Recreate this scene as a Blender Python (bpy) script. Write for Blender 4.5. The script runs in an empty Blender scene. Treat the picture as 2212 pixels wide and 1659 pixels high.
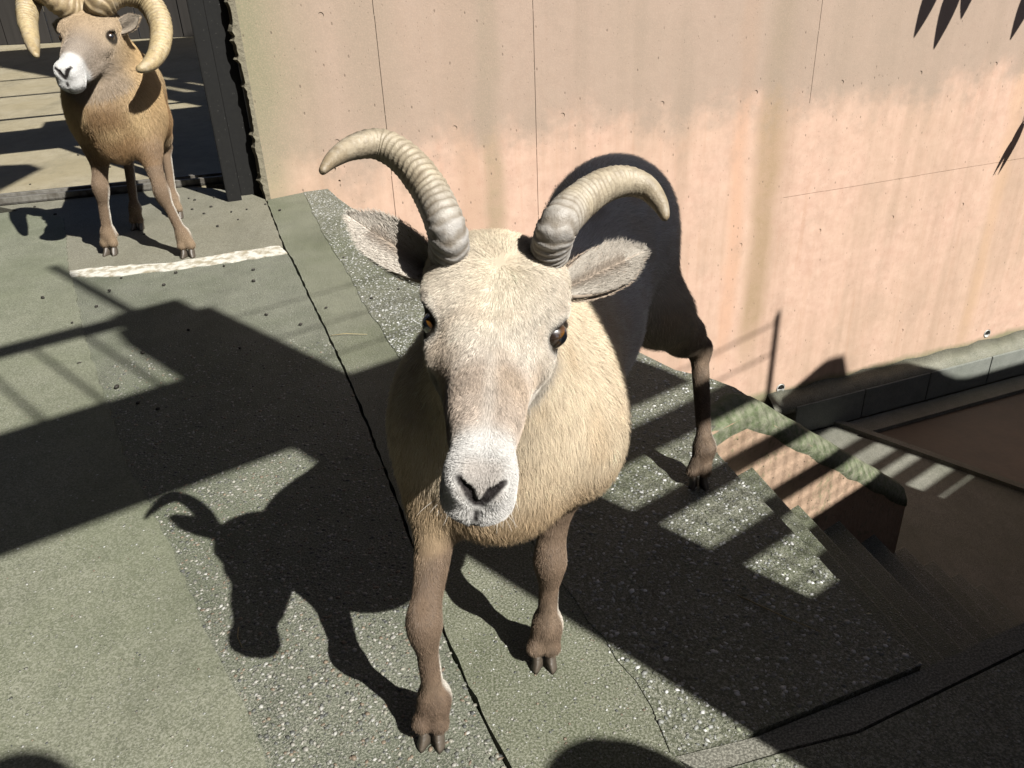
import bpy, bmesh, math, random
import numpy as np
from mathutils import Vector, Matrix
random.seed(7); rng = np.random.default_rng(7)
S = bpy.context.scene
C = S.collection

# ---------------------------------------------------------------- camera
PITCH, ROLL, CAMH = math.radians(28.4), math.radians(2.6), 1.1
cp, sp, cr, sr = math.cos(PITCH), math.sin(PITCH), math.cos(ROLL), math.sin(ROLL)
fw = Vector((0, cp, -sp)); up0 = Vector((0, sp, cp)); rt0 = Vector((1, 0, 0))
rt = cr * rt0 - sr * up0; upv = sr * rt0 + cr * up0
cam = bpy.data.cameras.new("camera"); camo = bpy.data.objects.new("camera", cam); C.objects.link(camo)
M = Matrix((rt, upv, -fw)).transposed().to_4x4(); M.translation = Vector((0, 0, CAMH))
camo.matrix_world = M
cam.sensor_width = 36.0; cam.lens = 1800.0 / 2212.0 * 36.0
cam.clip_start = 0.02; cam.clip_end = 400.0
S.camera = camo

# ---------------------------------------------------------------- sky and sun
SUN_EL, SUN_AZ = math.radians(45.0), math.radians(-44.7)      # azimuth measured from +X
w = bpy.data.worlds.new("World"); S.world = w; w.use_nodes = True
wn_ = w.node_tree; wn_.nodes.clear()
sky = wn_.nodes.new("ShaderNodeTexSky"); sky.sky_type = 'NISHITA'; sky.sun_disc = False
sky.air_density = 0.4; sky.dust_density = 1.0; sky.ozone_density = 0.4; sky.sun_elevation = SUN_EL; sky.sun_rotation = math.radians(90.0) - SUN_AZ
bg = wn_.nodes.new("ShaderNodeBackground"); bg.inputs[1].default_value = 0.05
wo = wn_.nodes.new("ShaderNodeOutputWorld")
wn_.links.new(sky.outputs[0], bg.inputs[0]); wn_.links.new(bg.outputs[0], wo.inputs[0])
sun = bpy.data.lights.new("sun", 'SUN'); sun.energy = 5.0; sun.angle = math.radians(0.53); sun.color = (1.0, 0.965, 0.90)
suno = bpy.data.objects.new("sun", sun); C.objects.link(suno)
TOSUN = Vector((math.cos(SUN_EL) * math.cos(SUN_AZ), math.cos(SUN_EL) * math.sin(SUN_AZ), math.sin(SUN_EL)))
suno.rotation_euler = TOSUN.to_track_quat('Z', 'Y').to_euler()
suno.location = TOSUN * 20
S.view_settings.view_transform = 'Standard'; S.view_settings.look = 'None'
S.view_settings.exposure = 1.75; S.view_settings.gamma = 1.0; S.view_settings.use_curve_mapping = False
S.cycles.max_bounces = 6; S.cycles.use_denoising = True

# ---------------------------------------------------------------- helpers
def tag(o, label=None, cat=None, group=None, kind=None):
    if label: o["label"] = label
    if cat: o["category"] = cat
    if group: o["group"] = group
    if kind: o["kind"] = kind
    return o

def mesh_obj(name, verts, faces, mat=None, parent=None, smooth=False):
    me = bpy.data.meshes.new(name); me.from_pydata([tuple(v) for v in verts], [], [tuple(f) for f in faces]); me.validate(); me.update()
    return link(name, me, mat, parent, smooth)

def link(name, me, mat=None, parent=None, smooth=False):
    o = bpy.data.objects.new(name, me); C.objects.link(o)
    if mat is not None and len(me.materials) == 0: me.materials.append(mat)
    if smooth: me.shade_smooth()
    if parent is not None: put(o, parent)
    return o

def put(o, parent):
    """parent a mesh whose coordinates are in world space"""
    o.parent = parent
    o.matrix_parent_inverse = parent_world(parent).inverted()

def parent_world(p):
    m = p.matrix_basis.copy()
    if p.parent is not None: m = parent_world(p.parent) @ p.matrix_parent_inverse @ m
    return m

def bm_obj(name, bm, mat=None, parent=None, smooth=False):
    me = bpy.data.meshes.new(name); bm.normal_update(); bm.to_mesh(me); bm.free()
    return link(name, me, mat, parent, smooth)

def empty(name, loc):
    o = bpy.data.objects.new(name, None); C.objects.link(o); o.location = loc; o.empty_display_size = 0.1
    return o

def prism(bm, poly, z0, z1, bevel=0.0):
    """closed vertical prism over a polygon (counter-clockwise xy list); z1 may be a callable for a sloping top"""
    f1 = (lambda p: z1(p)) if callable(z1) else (lambda p: z1)
    lo = [bm.verts.new((p[0], p[1], z0)) for p in poly]; hi = [bm.verts.new((p[0], p[1], f1(p))) for p in poly]
    n = len(poly); top = bm.faces.new(hi); bm.faces.new(lo[::-1])
    for i in range(n): bm.faces.new((lo[i], lo[(i + 1) % n], hi[(i + 1) % n], hi[i]))
    if bevel > 0:
        bmesh.ops.bevel(bm, geom=[e for e in top.edges], offset=bevel, segments=2, profile=0.6, affect='EDGES')
    bmesh.ops.recalc_face_normals(bm, faces=bm.faces)

def box(bm, c, ax, ay, az, hx, hy, hz, bevel=0.0):
    """oriented box with centre c, axes and half sizes"""
    c = Vector(c); vs = []
    for sx, sy, sz in ((-1,-1,-1),(1,-1,-1),(1,1,-1),(-1,1,-1),(-1,-1,1),(1,-1,1),(1,1,1),(-1,1,1)):
        vs.append(bm.verts.new(c + ax * hx * sx + ay * hy * sy + az * hz * sz))
    fs = [bm.faces.new([vs[i] for i in f]) for f in ((0,3,2,1),(4,5,6,7),(0,1,5,4),(1,2,6,5),(2,3,7,6),(3,0,4,7))]
    if bevel > 0:
        es = list({e for f in fs for e in f.edges}); bmesh.ops.bevel(bm, geom=es, offset=bevel, segments=2, profile=0.6, affect='EDGES')
    return bm

def tube(bm, pts, rad, seg=10, cap=True):
    pts = [Vector(p) for p in pts]; n = len(pts); rings = []
    rad = rad if hasattr(rad, '__len__') else [rad] * n
    t0 = (pts[1] - pts[0]).normalized(); ref = Vector((0, 0, 1)) if abs(t0.z) < 0.9 else Vector((1, 0, 0))
    u = t0.cross(ref).normalized()
    for i, p in enumerate(pts):
        t = (pts[min(i + 1, n - 1)] - pts[max(i - 1, 0)]).normalized()
        u = (u - t * u.dot(t)).normalized(); v = t.cross(u)
        rings.append([bm.verts.new(p + (u * math.cos(a) + v * math.sin(a)) * rad[i]) for a in [2 * math.pi * k / seg for k in range(seg)]])
    for a, b in zip(rings, rings[1:]):
        for k in range(seg): bm.faces.new((a[k], a[(k + 1) % seg], b[(k + 1) % seg], b[k]))
    if cap: bm.faces.new(rings[0][::-1]); bm.faces.new(rings[-1])
    return bm

# ---------------------------------------------------------------- material helpers
class NT:
    def __init__(self, name):
        self.m = bpy.data.materials.new(name); self.m.use_nodes = True
        self.t = self.m.node_tree; self.t.nodes.clear()
        self.out = self.n("ShaderNodeOutputMaterial"); self.b = self.n("ShaderNodeBsdfPrincipled")
        self.l(self.b.outputs[0], self.out.inputs[0])
        self.co = self.n("ShaderNodeTexCoord").outputs["Object"]
    def n(self, t, **kw):
        x = self.t.nodes.new(t)
        for k, v in kw.items(): setattr(x, k, v)
        return x
    def l(self, a, b): self.t.links.new(a, b)
    def setv(self, node, key, val):
        s = node.inputs[key]
        if hasattr(val, "is_linked") or isinstance(val, bpy.types.NodeSocket): self.l(val, s)
        else: s.default_value = val
    def map(self, scale=(1, 1, 1), rot=(0, 0, 0), src=None):
        m = self.n("ShaderNodeMapping"); m.inputs["Scale"].default_value = scale; m.inputs["Rotation"].default_value = rot
        self.l(src or self.co, m.inputs[0]); return m.outputs[0]
    def noise(self, scale, detail=4, rough=0.55, src=None, dist=0.0):
        x = self.n("ShaderNodeTexNoise"); x.inputs["Scale"].default_value = scale; x.inputs["Detail"].default_value = detail
        x.inputs["Roughness"].default_value = rough; x.inputs["Distortion"].default_value = dist
        self.l(src or self.co, x.inputs["Vector"]); return x.outputs["Fac"]
    def vor(self, scale, feature='F1', src=None, rand=1.0):
        x = self.n("ShaderNodeTexVoronoi", feature=feature); x.inputs["Scale"].default_value = scale; x.inputs["Randomness"].default_value = rand
        self.l(src or self.co, x.inputs["Vector"]); return x
    def ramp(self, fac, stops, interp='LINEAR'):
        r = self.n("ShaderNodeValToRGB"); cr_ = r.color_ramp; cr_.interpolation = interp
        while len(cr_.elements) > 1: cr_.elements.remove(cr_.elements[-1])
        cr_.elements[0].position = stops[0][0]; cr_.elements[0].color = col4(stops[0][1])
        for p, c in stops[1:]:
            e = cr_.elements.new(p); e.color = col4(c)
        self.l(fac, r.inputs[0]); return r.outputs[0]
    def mix(self, fac, a, b, mode='MIX'):
        x = self.n("ShaderNodeMix", data_type='RGBA', blend_type=mode)
        self.setv(x, 0, fac)
        for i, v in ((6, a), (7, b)):
            if isinstance(v, (tuple, list)): x.inputs[i].default_value = col4(v)
            else: self.l(v, x.inputs[i])
        return x.outputs[2]
    def math(self, op, a, b=0.0, c=0.0):
        x = self.n("ShaderNodeMath", operation=op)
        for i, v in enumerate((a, b, c)):
            if isinstance(v, (int, float)): x.inputs[i].default_value = v
            else: self.l(v, x.inputs[i])
        return x.outputs[0]
    def sep(self, src=None):
        x = self.n("ShaderNodeSeparateXYZ"); self.l(src or self.co, x.inputs[0]); return x.outputs
    def bump(self, h, strength=0.5, dist=0.01, prev=None):
        x = self.n("ShaderNodeBump"); x.inputs["Strength"].default_value = strength; x.inputs["Distance"].default_value = dist
        self.l(h, x.inputs["Height"])
        if prev is not None: self.l(prev, x.inputs["Normal"])
        self.l(x.outputs[0], self.b.inputs["Normal"]); return x.outputs[0]
    def fin(self, color=None, rough=0.8, spec=0.3, metal=0.0, gain=0.43):
        """gain scales the whole palette to real-world reflectance"""
        if isinstance(color, (tuple, list)): color = tuple(v * gain for v in color[:3])
        elif color is not None: color = self.mix(1.0, color, (gain, gain, gain), 'MULTIPLY')
        if color is not None: self.setv(self.b, "Base Color", col4(color) if isinstance(color, (tuple, list)) else color)
        self.setv(self.b, "Roughness", rough); self.setv(self.b, "Specular IOR Level", spec); self.setv(self.b, "Metallic", metal)
        return self.m

def col4(c):
    if isinstance(c, (int, float)): return (c, c, c, 1)
    return tuple(c) if len(c) == 4 else (*c, 1)

def paving(name, dark, light, moss, moss_amt, chip_scale, chip_amt, chip_col, fine=260.0, bump=0.6, rough=0.75, tint=None):
    k = NT(name)
    big = k.noise(1.7, 3, 0.6); mid = k.noise(11.0, 4, 0.7); fin = k.noise(fine, 2, 0.75)
    c = k.mix(k.ramp(mid, [(0.33, 0.0), (0.68, 1.0)]), dark, light)
    c = k.mix(k.math('MULTIPLY', k.ramp(fin, [(0.46, 0.0), (0.64, 1.0)]), 0.75), c, k.mix(0.8, c, (0.60, 0.59, 0.50)))
    c = k.mix(k.math('MULTIPLY', k.ramp(fin, [(0.32, 1.0), (0.50, 0.0)]), 0.7), c, k.mix(0.7, c, (0.03, 0.032, 0.02)))
    c = k.mix(k.math('MULTIPLY', k.ramp(big, [(0.42, 0.0), (0.66, 1.0)]), moss_amt), c, k.mix(0.75, c, moss))
    h = k.math('MULTIPLY', fin, 0.4)
    for sc, amt, lo in ((chip_scale * 1.6, chip_amt, 0.33), (chip_scale * 4.2, chip_amt * 0.9, 0.36)):
        v = k.vor(sc); d = v.outputs["Distance"]; rnd = k.sep(v.outputs["Color"])
        m_ = k.ramp(k.math('ADD', d, k.math('MULTIPLY', mid, 0.12)), [(lo * 0.8, 1.0), (lo * 1.15, 0.0)])
        pick = k.ramp(rnd[0], [(1 - amt, 0.0), (1 - amt + 0.06, 1.0)])
        f = k.math('MULTIPLY', m_, pick)
        cc = k.ramp(rnd[1], [(0.0, chip_col[0]), (0.45, chip_col[1]), (0.8, chip_col[2]), (1.0, chip_col[3])])
        c = k.mix(k.math('MULTIPLY', f, 0.8), c, cc); h = k.math('ADD', h, k.math('MULTIPLY', f, 0.5))
    st = k.noise(3.3, 4, 0.7, k.map((1, 0.35, 1), (0, 0, 0.5)))
    c = k.mix(k.math('MULTIPLY', k.ramp(st, [(0.48, 0.0), (0.72, 1.0)]), 0.5), c, k.mix(0.6, c, (0.045, 0.05, 0.03)))
    if tint is not None: c = k.mix(0.3, c, tint)
    h = k.math('ADD', h, k.math('MULTIPLY', mid, 0.5))
    k.bump(h, bump, 0.004)
    return k.fin(c, rough, 0.30, 0.0, 0.318)

CHIPS = [(0.10, 0.10, 0.085), (0.30, 0.29, 0.24), (0.46, 0.45, 0.40), (0.62, 0.62, 0.58)]
CHIPW = [(0.13, 0.14, 0.12), (0.36, 0.37, 0.34), (0.58, 0.59, 0.57), (0.76, 0.77, 0.77)]
mat_left = paving("washed_concrete", (0.168, 0.182, 0.118), (0.270, 0.280, 0.195), (0.14, 0.175, 0.08), 0.6, 90, 0.22, CHIPS, tint=(0.238, 0.252, 0.178))
mat_mid = paving("pebble_concrete", (0.118, 0.133, 0.092), (0.200, 0.215, 0.158), (0.088, 0.120, 0.050), 0.55, 70, 0.42, CHIPS, bump=0.9)
mat_strip = paving("mossy_concrete", (0.132, 0.144, 0.090), (0.212, 0.224, 0.150), (0.100, 0.128, 0.050), 0.5, 110, 0.22, CHIPS, bump=0.55)
mat_apron = paving("chip_concrete", (0.105, 0.117, 0.074), (0.18, 0.19, 0.134), (0.082, 0.115, 0.036), 0.6, 60, 0.5, CHIPW, bump=1.0, rough=0.6)
mat_upper = paving("landing_concrete", (0.20, 0.19, 0.135), (0.295, 0.28, 0.21), (0.20, 0.185, 0.11), 0.4, 110, 0.2, CHIPS, tint=(0.265, 0.252, 0.19))
mat_yard = paving("yard_floor", (0.40, 0.33, 0.195), (0.54, 0.46, 0.30), (0.34, 0.28, 0.145), 0.5, 60, 0.25, [(0.10, 0.08, 0.05), (0.2, 0.17, 0.11), (0.36, 0.31, 0.22), (0.42, 0.38, 0.3)])
# ================================================================ SETTING
J1 = [(-1.161, 4.04), (-0.916, 3.32), (-0.839, 3.132), (-0.688, 2.714), (-0.571, 2.402), (-0.493, 2.186), (-0.412, 1.954), (-0.263, 1.499), (-0.151, 1.133), (-0.097, 0.986), (-0.051, 0.875), (-0.02, 0.80), (0.16, 0.30), (0.40, -0.40)]
J2 = [(-2.069, 3.86), (-1.71, 3.11), (-1.571, 2.857), (-1.36, 2.444), (-1.126, 2.032), (-0.926, 1.678), (-0.832, 1.541), (-0.728, 1.389), (-0.601, 1.167), (-0.525, 1.051), (-0.446, 0.931), (-0.396, 0.844), (-0.18, 0.40), (0.2, -0.40)]
AP = [(-1.0, 4.15), (-0.901, 3.835), (-0.778, 3.46), (-0.641, 3.088), (-0.562, 2.87), (-0.487, 2.636), (-0.426, 2.48), (-0.358, 2.293), (-0.22, 1.95), (-0.04, 1.51), (0.10, 1.17), (0.181, 0.978), (0.198, 0.922), (0.214, 0.839)]
EDGE_A = [(0.458, 1.715), (0.476, 1.643), (0.50, 1.547), (0.541, 1.41), (0.587, 1.244), (0.612, 1.129), (0.661, 0.985)]   # top nosing of the stair
TH = [(0.214, 0.839), (0.348, 0.868), (0.661, 0.985)]
PLAT = [(0.53, 1.795), (0.625, 1.895), (0.597, 1.956), (0.538, 2.02), (0.46, 2.07), (0.10, 2.60), (-0.40, 3.36), (-0.72, 3.845), (-0.80, 4.0), (-0.885, 4.19)]            # edge above the moat, wall side

def jig(L, amp, step=0.05, seed=0):
    """subdivide a polyline and let it wander like a broken concrete edge"""
    r = random.Random(seed); out = []
    for a, b in zip(L, L[1:]):
        n = max(1, int(math.dist(a, b) / step))
        for i in range(n):
            t = i / n; j = (r.random() - .5) * 2 * amp if (out) else 0
            dx, dy = b[0] - a[0], b[1] - a[1]; d = math.hypot(dx, dy) or 1
            out.append((a[0] + dx * t - dy / d * j, a[1] + dy * t + dx / d * j))
    out.append(L[-1]); return out

def off(L, d):
    return [(x + d, y) for x, y in L]

def slab(name, poly, z1, mat, z0=-0.12, bevel=0.004):
    bm = bmesh.new()
    area = sum(a[0] * b[1] - b[0] * a[1] for a, b in zip(poly, poly[1:] + poly[:1]))
    if area < 0: poly = poly[::-1]
    from mathutils.geometry import tessellate_polygon
    lo = [bm.verts.new((p[0], p[1], z0)) for p in poly]; hi = [bm.verts.new((p[0], p[1], z1)) for p in poly]; n = len(poly)
    for tri in tessellate_polygon([[Vector((p[0], p[1], 0)) for p in poly]]):
        a, b, c_ = (Vector((*poly[i], 0)) for i in tri)
        if (b - a).cross(c_ - a).z < 0: tri = tri[::-1]
        bm.faces.new([hi[i] for i in tri]); bm.faces.new([lo[i] for i in tri[::-1]])
    for i in range(n): bm.faces.new((lo[i], lo[(i + 1) % n], hi[(i + 1) % n], hi[i]))
    return tag(bm_obj(name, bm, mat), kind='structure')

k = NT("joint_soil"); mat_soil = k.fin(k.mix(k.noise(120, 3), (0.012, 0.011, 0.008), (0.035, 0.032, 0.02)), 0.95, 0.1)
# bedding under the paving, cut back along the moat and the stair
bed = [(-9, -2.2), (0.45, -2.2), (0.6, 0.9), (0.55, 1.2), (0.43, 1.75), (0.42, 2.05), (-0.76, 3.84), (-0.95, 4.12), (-2.2, 3.85), (-9, 1.4)]
bm = bmesh.new(); prism(bm, bed, -0.35, -0.03); tag(bm_obj("bedding_ground", bm, mat_soil), kind='structure')
ja, jb = jig(J1, 0.0022, 0.03, 1), jig(J1, 0.0022, 0.027, 2)
j2a = jig(J2, 0.004, 0.03, 3); j2b = j2a
apj = jig(AP, 0.004, 0.05, 5)
slab("pavement_washed", [(-8, -2.0)] + off(j2a, 0.0)[::-1] + [(-2.3, 4.05), (-8, 1.97)], 0.006, mat_left)
W1 = (-1.721, 3.14); W2 = (-0.93, 3.34)
mid_top = [p for p in ja if p[1] < 3.27]; mid_l = [p for p in j2b if p[1] < 3.08]
slab("pavement_pebble", off(mid_top, -0.0035) + [(0.2, -0.42)] + off(mid_l, -0.001)[::-1] + [(-1.69, 3.075), (-1.30, 3.10), (-1.06, 3.18), (-0.89, 3.25)], 0.0, mat_mid)
up_r = [p for p in ja if p[1] >= 3.31]; up_l = [p for p in j2b if p[1] >= 3.12]
slab("pavement_landing", off(up_r, -0.0035) + [(-0.945, 3.30), (-1.158, 3.225), (-1.337, 3.145), (-1.582, 3.13), (-1.715, 3.115)] + off(up_l, -0.001)[::-1] + [(-2.1, 3.87), (-2.53, 4.14), (-1.62, 4.36), (-1.3, 4.2)], 0.002, mat_upper)
slab("pavement_strip", off(jb, 0.0035)[::-1] + off([p for p in apj], 0.0005) + [(0.25, 0.79), (0.46, -0.4)], 0.0, mat_strip)
apron_poly = off(apj, 0.0) + TH[1:] + EDGE_A[::-1] + PLAT
slab("pavement_apron", apron_poly, 0.002, mat_apron)
# smooth threshold band across the foot of the apron, groove, next bay
mat_band = paving("smooth_concrete", (0.15, 0.145, 0.12), (0.2, 0.195, 0.16), (0.11, 0.115, 0.075), 0.4, 160, 0.15, CHIPS, bump=0.3)
slab("pavement_threshold", [(0.2185, 0.834), (0.35, 0.863), (0.664, 0.980), (0.887, 1.075), (1.60, 1.385), (1.60, 1.340), (0.85, 1.014), (0.507, 0.866), (0.372, 0.836), (0.256, 0.806)], -0.004, mat_band, z0=-0.4)
slab("pavement_bay", [(0.262, 0.801), (0.374, 0.830), (0.509, 0.860), (0.852, 1.008), (1.60, 1.333), (1.75, 1.0), (0.95, -0.4), (0.49, -0.4)], -0.002, mat_apron, z0=-0.4)
# white flaking strip in front of the gate
k = NT("flaking_white"); fl = k.noise(22, 4, 0.7)
mat_white = k.fin(k.mix(k.ramp(fl, [(0.40, 0.0), (0.56, 1.0)]), (0.36, 0.32, 0.23), (0.66, 0.645, 0.58)), 0.8, 0.3); k.bump(fl, 0.8, 0.006)
wl_top = jig([(-1.715, 3.128), (-1.582, 3.160), (-1.337, 3.166), (-1.158, 3.246), (-0.935, 3.322)], 0.006, 0.03, 8)
wl_bot = jig([(-0.880, 3.222), (-1.056, 3.156), (-1.3, 3.086), (-1.512, 3.048), (-1.69, 3.060)], 0.007, 0.03, 9)
slab("sill_strip", wl_top + wl_bot, 0.0042, mat_white)
# steel sliding-door track
k = NT("worn_steel"); n1 = k.noise(14, 6, 0.7, k.map((1, 6, 1)))
mat_track = k.fin(k.mix(k.ramp(n1, [(0.35, 0.0), (0.65, 1.0)]), (0.12, 0.105, 0.085), (0.30, 0.29, 0.26)), 0.5, 0.5, 0.35); k.bump(n1, 0.3, 0.003)
tr = empty("door_track", (-2.0, 4.3, 0.0)); tag(tr, "worn steel sliding door track set into floor across the gateway", "door track")
u20 = Vector((math.cos(math.radians(13.5)), math.sin(math.radians(13.5)), 0)); n20 = Vector((-u20.y, u20.x, 0)); Z = Vector((0, 0, 1))
for nm, dn, hh, hw in (("rail", 0.0, 0.018, 0.012), ("rail", 0.085, 0.018, 0.012), ("base_plate", 0.043, 0.006, 0.055)):
    bm = bmesh.new(); box(bm, Vector((-2.25, 4.235, hh)) + n20 * dn, u20, n20, Z, 0.98, hw, hh, 0.002); bm_obj(nm, bm, mat_track, tr)
# yard beyond the gate
slab("yard_floor", [(-14, 2.0), (-2.6, 4.22), (-1.2, 4.44), (-0.2, 5.0), (8, 8.0), (8, 24), (-24, 24), (-24, 2)], -0.004, mat_yard, z0=-0.2)

# ---------------------------------------------------------------- the pink concrete wall
P0 = Vector((-1.175, 4.10, 0)); UW = Vector((math.cos(math.radians(20)), math.sin(math.radians(20)), 0)); NW = Vector((-UW.y, UW.x, 0))
def onwall(s, z, d=0.0): return P0 + UW * s + Z * z + NW * d          # d > 0 goes into the wall
k = NT("pink_concrete")
rw = k.map((1, 1, 1), (0, 0, -math.radians(20)))                       # x along the wall
s_, _, z_ = k.sep(rw)
streak = k.noise(2.6, 5, 0.6, k.map((2.2, 2.2, 0.10), (0, 0, -math.radians(20)))); streak2 = k.noise(7, 4, 0.6, k.map((3.0, 3.0, 0.16), (0, 0, -math.radians(20))))
big = k.noise(0.9, 5, 0.6); fin = k.noise(160, 3, 0.6); mid = k.noise(14, 5, 0.65)
c = k.mix(k.ramp(mid, [(0.3, 0.0), (0.7, 1.0)]), (0.57, 0.375, 0.285), (0.70, 0.49, 0.38))
c = k.mix(k.math('MULTIPLY', k.ramp(big, [(0.4, 0.0), (0.62, 1.0)]), 0.5), c, (0.62, 0.45, 0.33))
dirty = k.math('MULTIPLY', k.ramp(k.math('ADD', k.math('MULTIPLY', streak, 0.6), k.math('MULTIPLY', big, 0.4)), [(0.44, 0.0), (0.66, 1.0)], 'EASE'), 0.42)
c = k.mix(dirty, c, (0.315, 0.225, 0.15))
c = k.mix(k.math('MULTIPLY', k.ramp(streak2, [(0.56, 0.0), (0.76, 1.0)]), 0.25), c, (0.46, 0.26, 0.16))
# broad old water runs down the face
def run(s0, wdt, z_lo, z_hi, colr, amt, c):
    wob = k.math('MULTIPLY', k.math('SUBTRACT', k.noise(2.2, 3, 0.5, k.map((1, 1, 1.0))), 0.5), 0.16)
    d = k.math('ABSOLUTE', k.math('SUBTRACT', k.math('ADD', s_, wob), s0))
    f = k.ramp(k.math('DIVIDE', d, wdt), [(0.15, 1.0), (1.0, 0.0)], 'EASE')
    g = k.math('MULTIPLY', k.ramp(k.math('DIVIDE', k.math('SUBTRACT', z_, z_lo), max(z_hi - z_lo, 1e-3)), [(0.0, 0.0), (0.25, 1.0), (1.0, 1.0)]), amt)
    return k.mix(k.math('MULTIPLY', k.math('MULTIPLY', f, g), k.ramp(mid, [(0.2, 0.5), (0.7, 1.0)])), c, colr)
so = P0.dot(UW)                                                          # the rotated texture axis is P.UW
c = run(so + 0.02, 0.16, -1.0, 0.0, (0.33, 0.30, 0.19), 0.8, c)
c = run(so + 0.60, 0.20, 0.15, 0.9, (0.36, 0.27, 0.18), 0.7, c)
c = run(so + 1.20, 0.10, -0.9, 0.4, (0.30, 0.24, 0.14), 0.75, c)
c = run(so + 1.05, 0.12, -0.5, 0.3, (0.42, 0.27, 0.17), 0.45, c)
c = run(so + 2.98, 0.13, -1.7, 0.1, (0.33, 0.235, 0.13), 0.85, c)
c = run(so + 2.78, 0.09, -1.6, -0.3, (0.62, 0.33, 0.19), 0.45, c)
c = run(so + 5.0, 0.10, -2.0, -0.6, (0.62, 0.40, 0.23), 0.4, c)
lift_ = k.math('MULTIPLY', k.math('MULTIPLY', k.ramp(k.math('SUBTRACT', k.math('MULTIPLY', z_, -1.0), 0.44), [(0.0, 0.0), (0.03, 1.0)]), k.ramp(k.math('SUBTRACT', s_, so), [(2.3, 0.0), (3.0, 1.0)])), 0.4)
c = k.mix(lift_, c, (0.66, 0.47, 0.385))                                # later pour below the construction joint is cleaner
blot = k.noise(4.5, 5, 0.7)
c = k.mix(k.math('MULTIPLY', k.ramp(blot, [(0.52, 0.0), (0.70, 1.0)]), 0.35), c, (0.40, 0.29, 0.215))
top = k.math('MULTIPLY', k.ramp(k.math('ADD', z_, k.math('ADD', k.math('MULTIPLY', big, 0.9), k.math('MULTIPLY', blot, 0.55))), [(0.70, 0.0), (1.85, 1.0)], 'EASE'), 0.7)
c = k.mix(top, c, (0.32, 0.262, 0.21))
alg = k.math('MULTIPLY', k.math('MULTIPLY', k.ramp(k.math('SUBTRACT', s_, so), [(0.0, 1.0), (0.42, 0.0)], 'EASE'), k.ramp(k.math('ADD', z_, big), [(0.45, 0.25), (1.25, 1.0)])), 0.8)
c = k.mix(alg, c, (0.235, 0.23, 0.14))
lowg = k.math('MULTIPLY', k.ramp(k.math('SUBTRACT', k.math('ADD', z_, 2.0), k.math('MULTIPLY', k.noise(2.5, 5, 0.7), 0.42)), [(0.0, 1.0), (0.06, 0.0)]), 0.85)
lowg2 = k.math('MULTIPLY', k.ramp(k.math('SUBTRACT', k.math('ADD', z_, 1.97), k.math('MULTIPLY', k.noise(1.6, 5, 0.7), 0.16)), [(0.0, 1.0), (0.05, 0.0)]), 0.9)
c = k.mix(lowg2, c, (0.20, 0.205, 0.115))
# pin holes and dark specks
pv = k.vor(34, src=k.map((1, 1, 0.55))); pits = k.math('MULTIPLY', k.ramp(pv.outputs["Distance"], [(0.09, 1.0), (0.17, 0.0)]), k.ramp(k.sep(pv.outputs["Color"])[0], [(0.80, 0.0), (0.83, 1.0)]))
pv2 = k.vor(90, src=k.map((1, 1, 0.6))); pits2 = k.math('MULTIPLY', k.ramp(pv2.outputs["Distance"], [(0.12, 1.0), (0.22, 0.0)]), k.ramp(k.sep(pv2.outputs["Color"])[0], [(0.86, 0.0), (0.89, 1.0)]))
pp = k.math('MAXIMUM', pits, k.math('MULTIPLY', pits2, 0.8)); c = k.mix(k.math('MULTIPLY', pp, 0.62), c, (0.12, 0.085, 0.065))
c = k.mix(k.math('MULTIPLY', k.ramp(fin, [(0.45, 0.0), (0.7, 1.0)]), 0.22), c, (0.66, 0.47, 0.35))
h = k.math('SUBTRACT', k.math('ADD', k.math('MULTIPLY', fin, 0.35), k.math('MULTIPLY', mid, 0.8)), pp); k.bump(h, 0.35, 0.004)
mat_pink = k.fin(c, 0.85, 0.2)

def evald(o):
    dg = bpy.context.evaluated_depsgraph_get(); me = bpy.data.meshes.new_from_object(o.evaluated_get(dg)); return me
wall_bm = bmesh.new()
L_W, T_W, ZB, ZT = 11.0, 0.30, -2.5, 3.0
box(wall_bm, onwall(L_W / 2 + 0.004, (ZB + ZT) / 2, T_W / 2), UW, NW, Z, L_W / 2, T_W / 2, (ZT - ZB) / 2)
wall = bm_obj("concrete_wall", wall_bm, mat_pink)
cut = bmesh.new()
def disc_cut(s, z, r, depth, seg=14):
    a = onwall(s, z, -0.02); b = onwall(s, z, depth); tube(cut, [a, b], [r * 1.12, r], seg)
ties = [(s, 0.222 + 0.0 * i) for i, s in enumerate([0.385, 0.998, 1.611, 2.226, 2.851, 3.473, 4.083, 4.71, 5.33])]
ties += [(s, -0.711) for s in (1.61, 2.226, 2.845, 3.46, 4.067, 4.689, 5.3)] + [(0.39, 0.80), (1.0, 0.84)]
ties += [(s, -1.62) for s in (2.85, 3.46 + 0.9)]
for s, z in ties: disc_cut(s, z, 0.0135, 0.0035)
for s, z, r in ((3.309, -1.864, 0.034), (5.259, -1.831, 0.032)): disc_cut(s, z, r, 0.20, 20)
for s, z, r in ((0.355, 0.145, 0.012), (0.34, 0.095, 0.02), (0.37, 0.03, 0.006), (0.40, 0.16, 0.007)): disc_cut(s, z, r, 0.008, 9)
rr = random.Random(4)
for s, zl, zh in ((0.64, ZB, ZT), (1.455, ZB, ZT), (3.25, 0.12, 0.60)):                                            # formwork joints, a thin line that wanders a little
    zz = zl
    while zz < zh:
        z2 = zz + rr.uniform(0.25, 0.5); box(cut, onwall(s + rr.uniform(-.0012, .0012), (zz + z2) / 2, 0), UW, NW, Z, 0.0016, 0.0045, (z2 - zz) / 2 - 0.002); zz = z2
xx = 3.13
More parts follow.
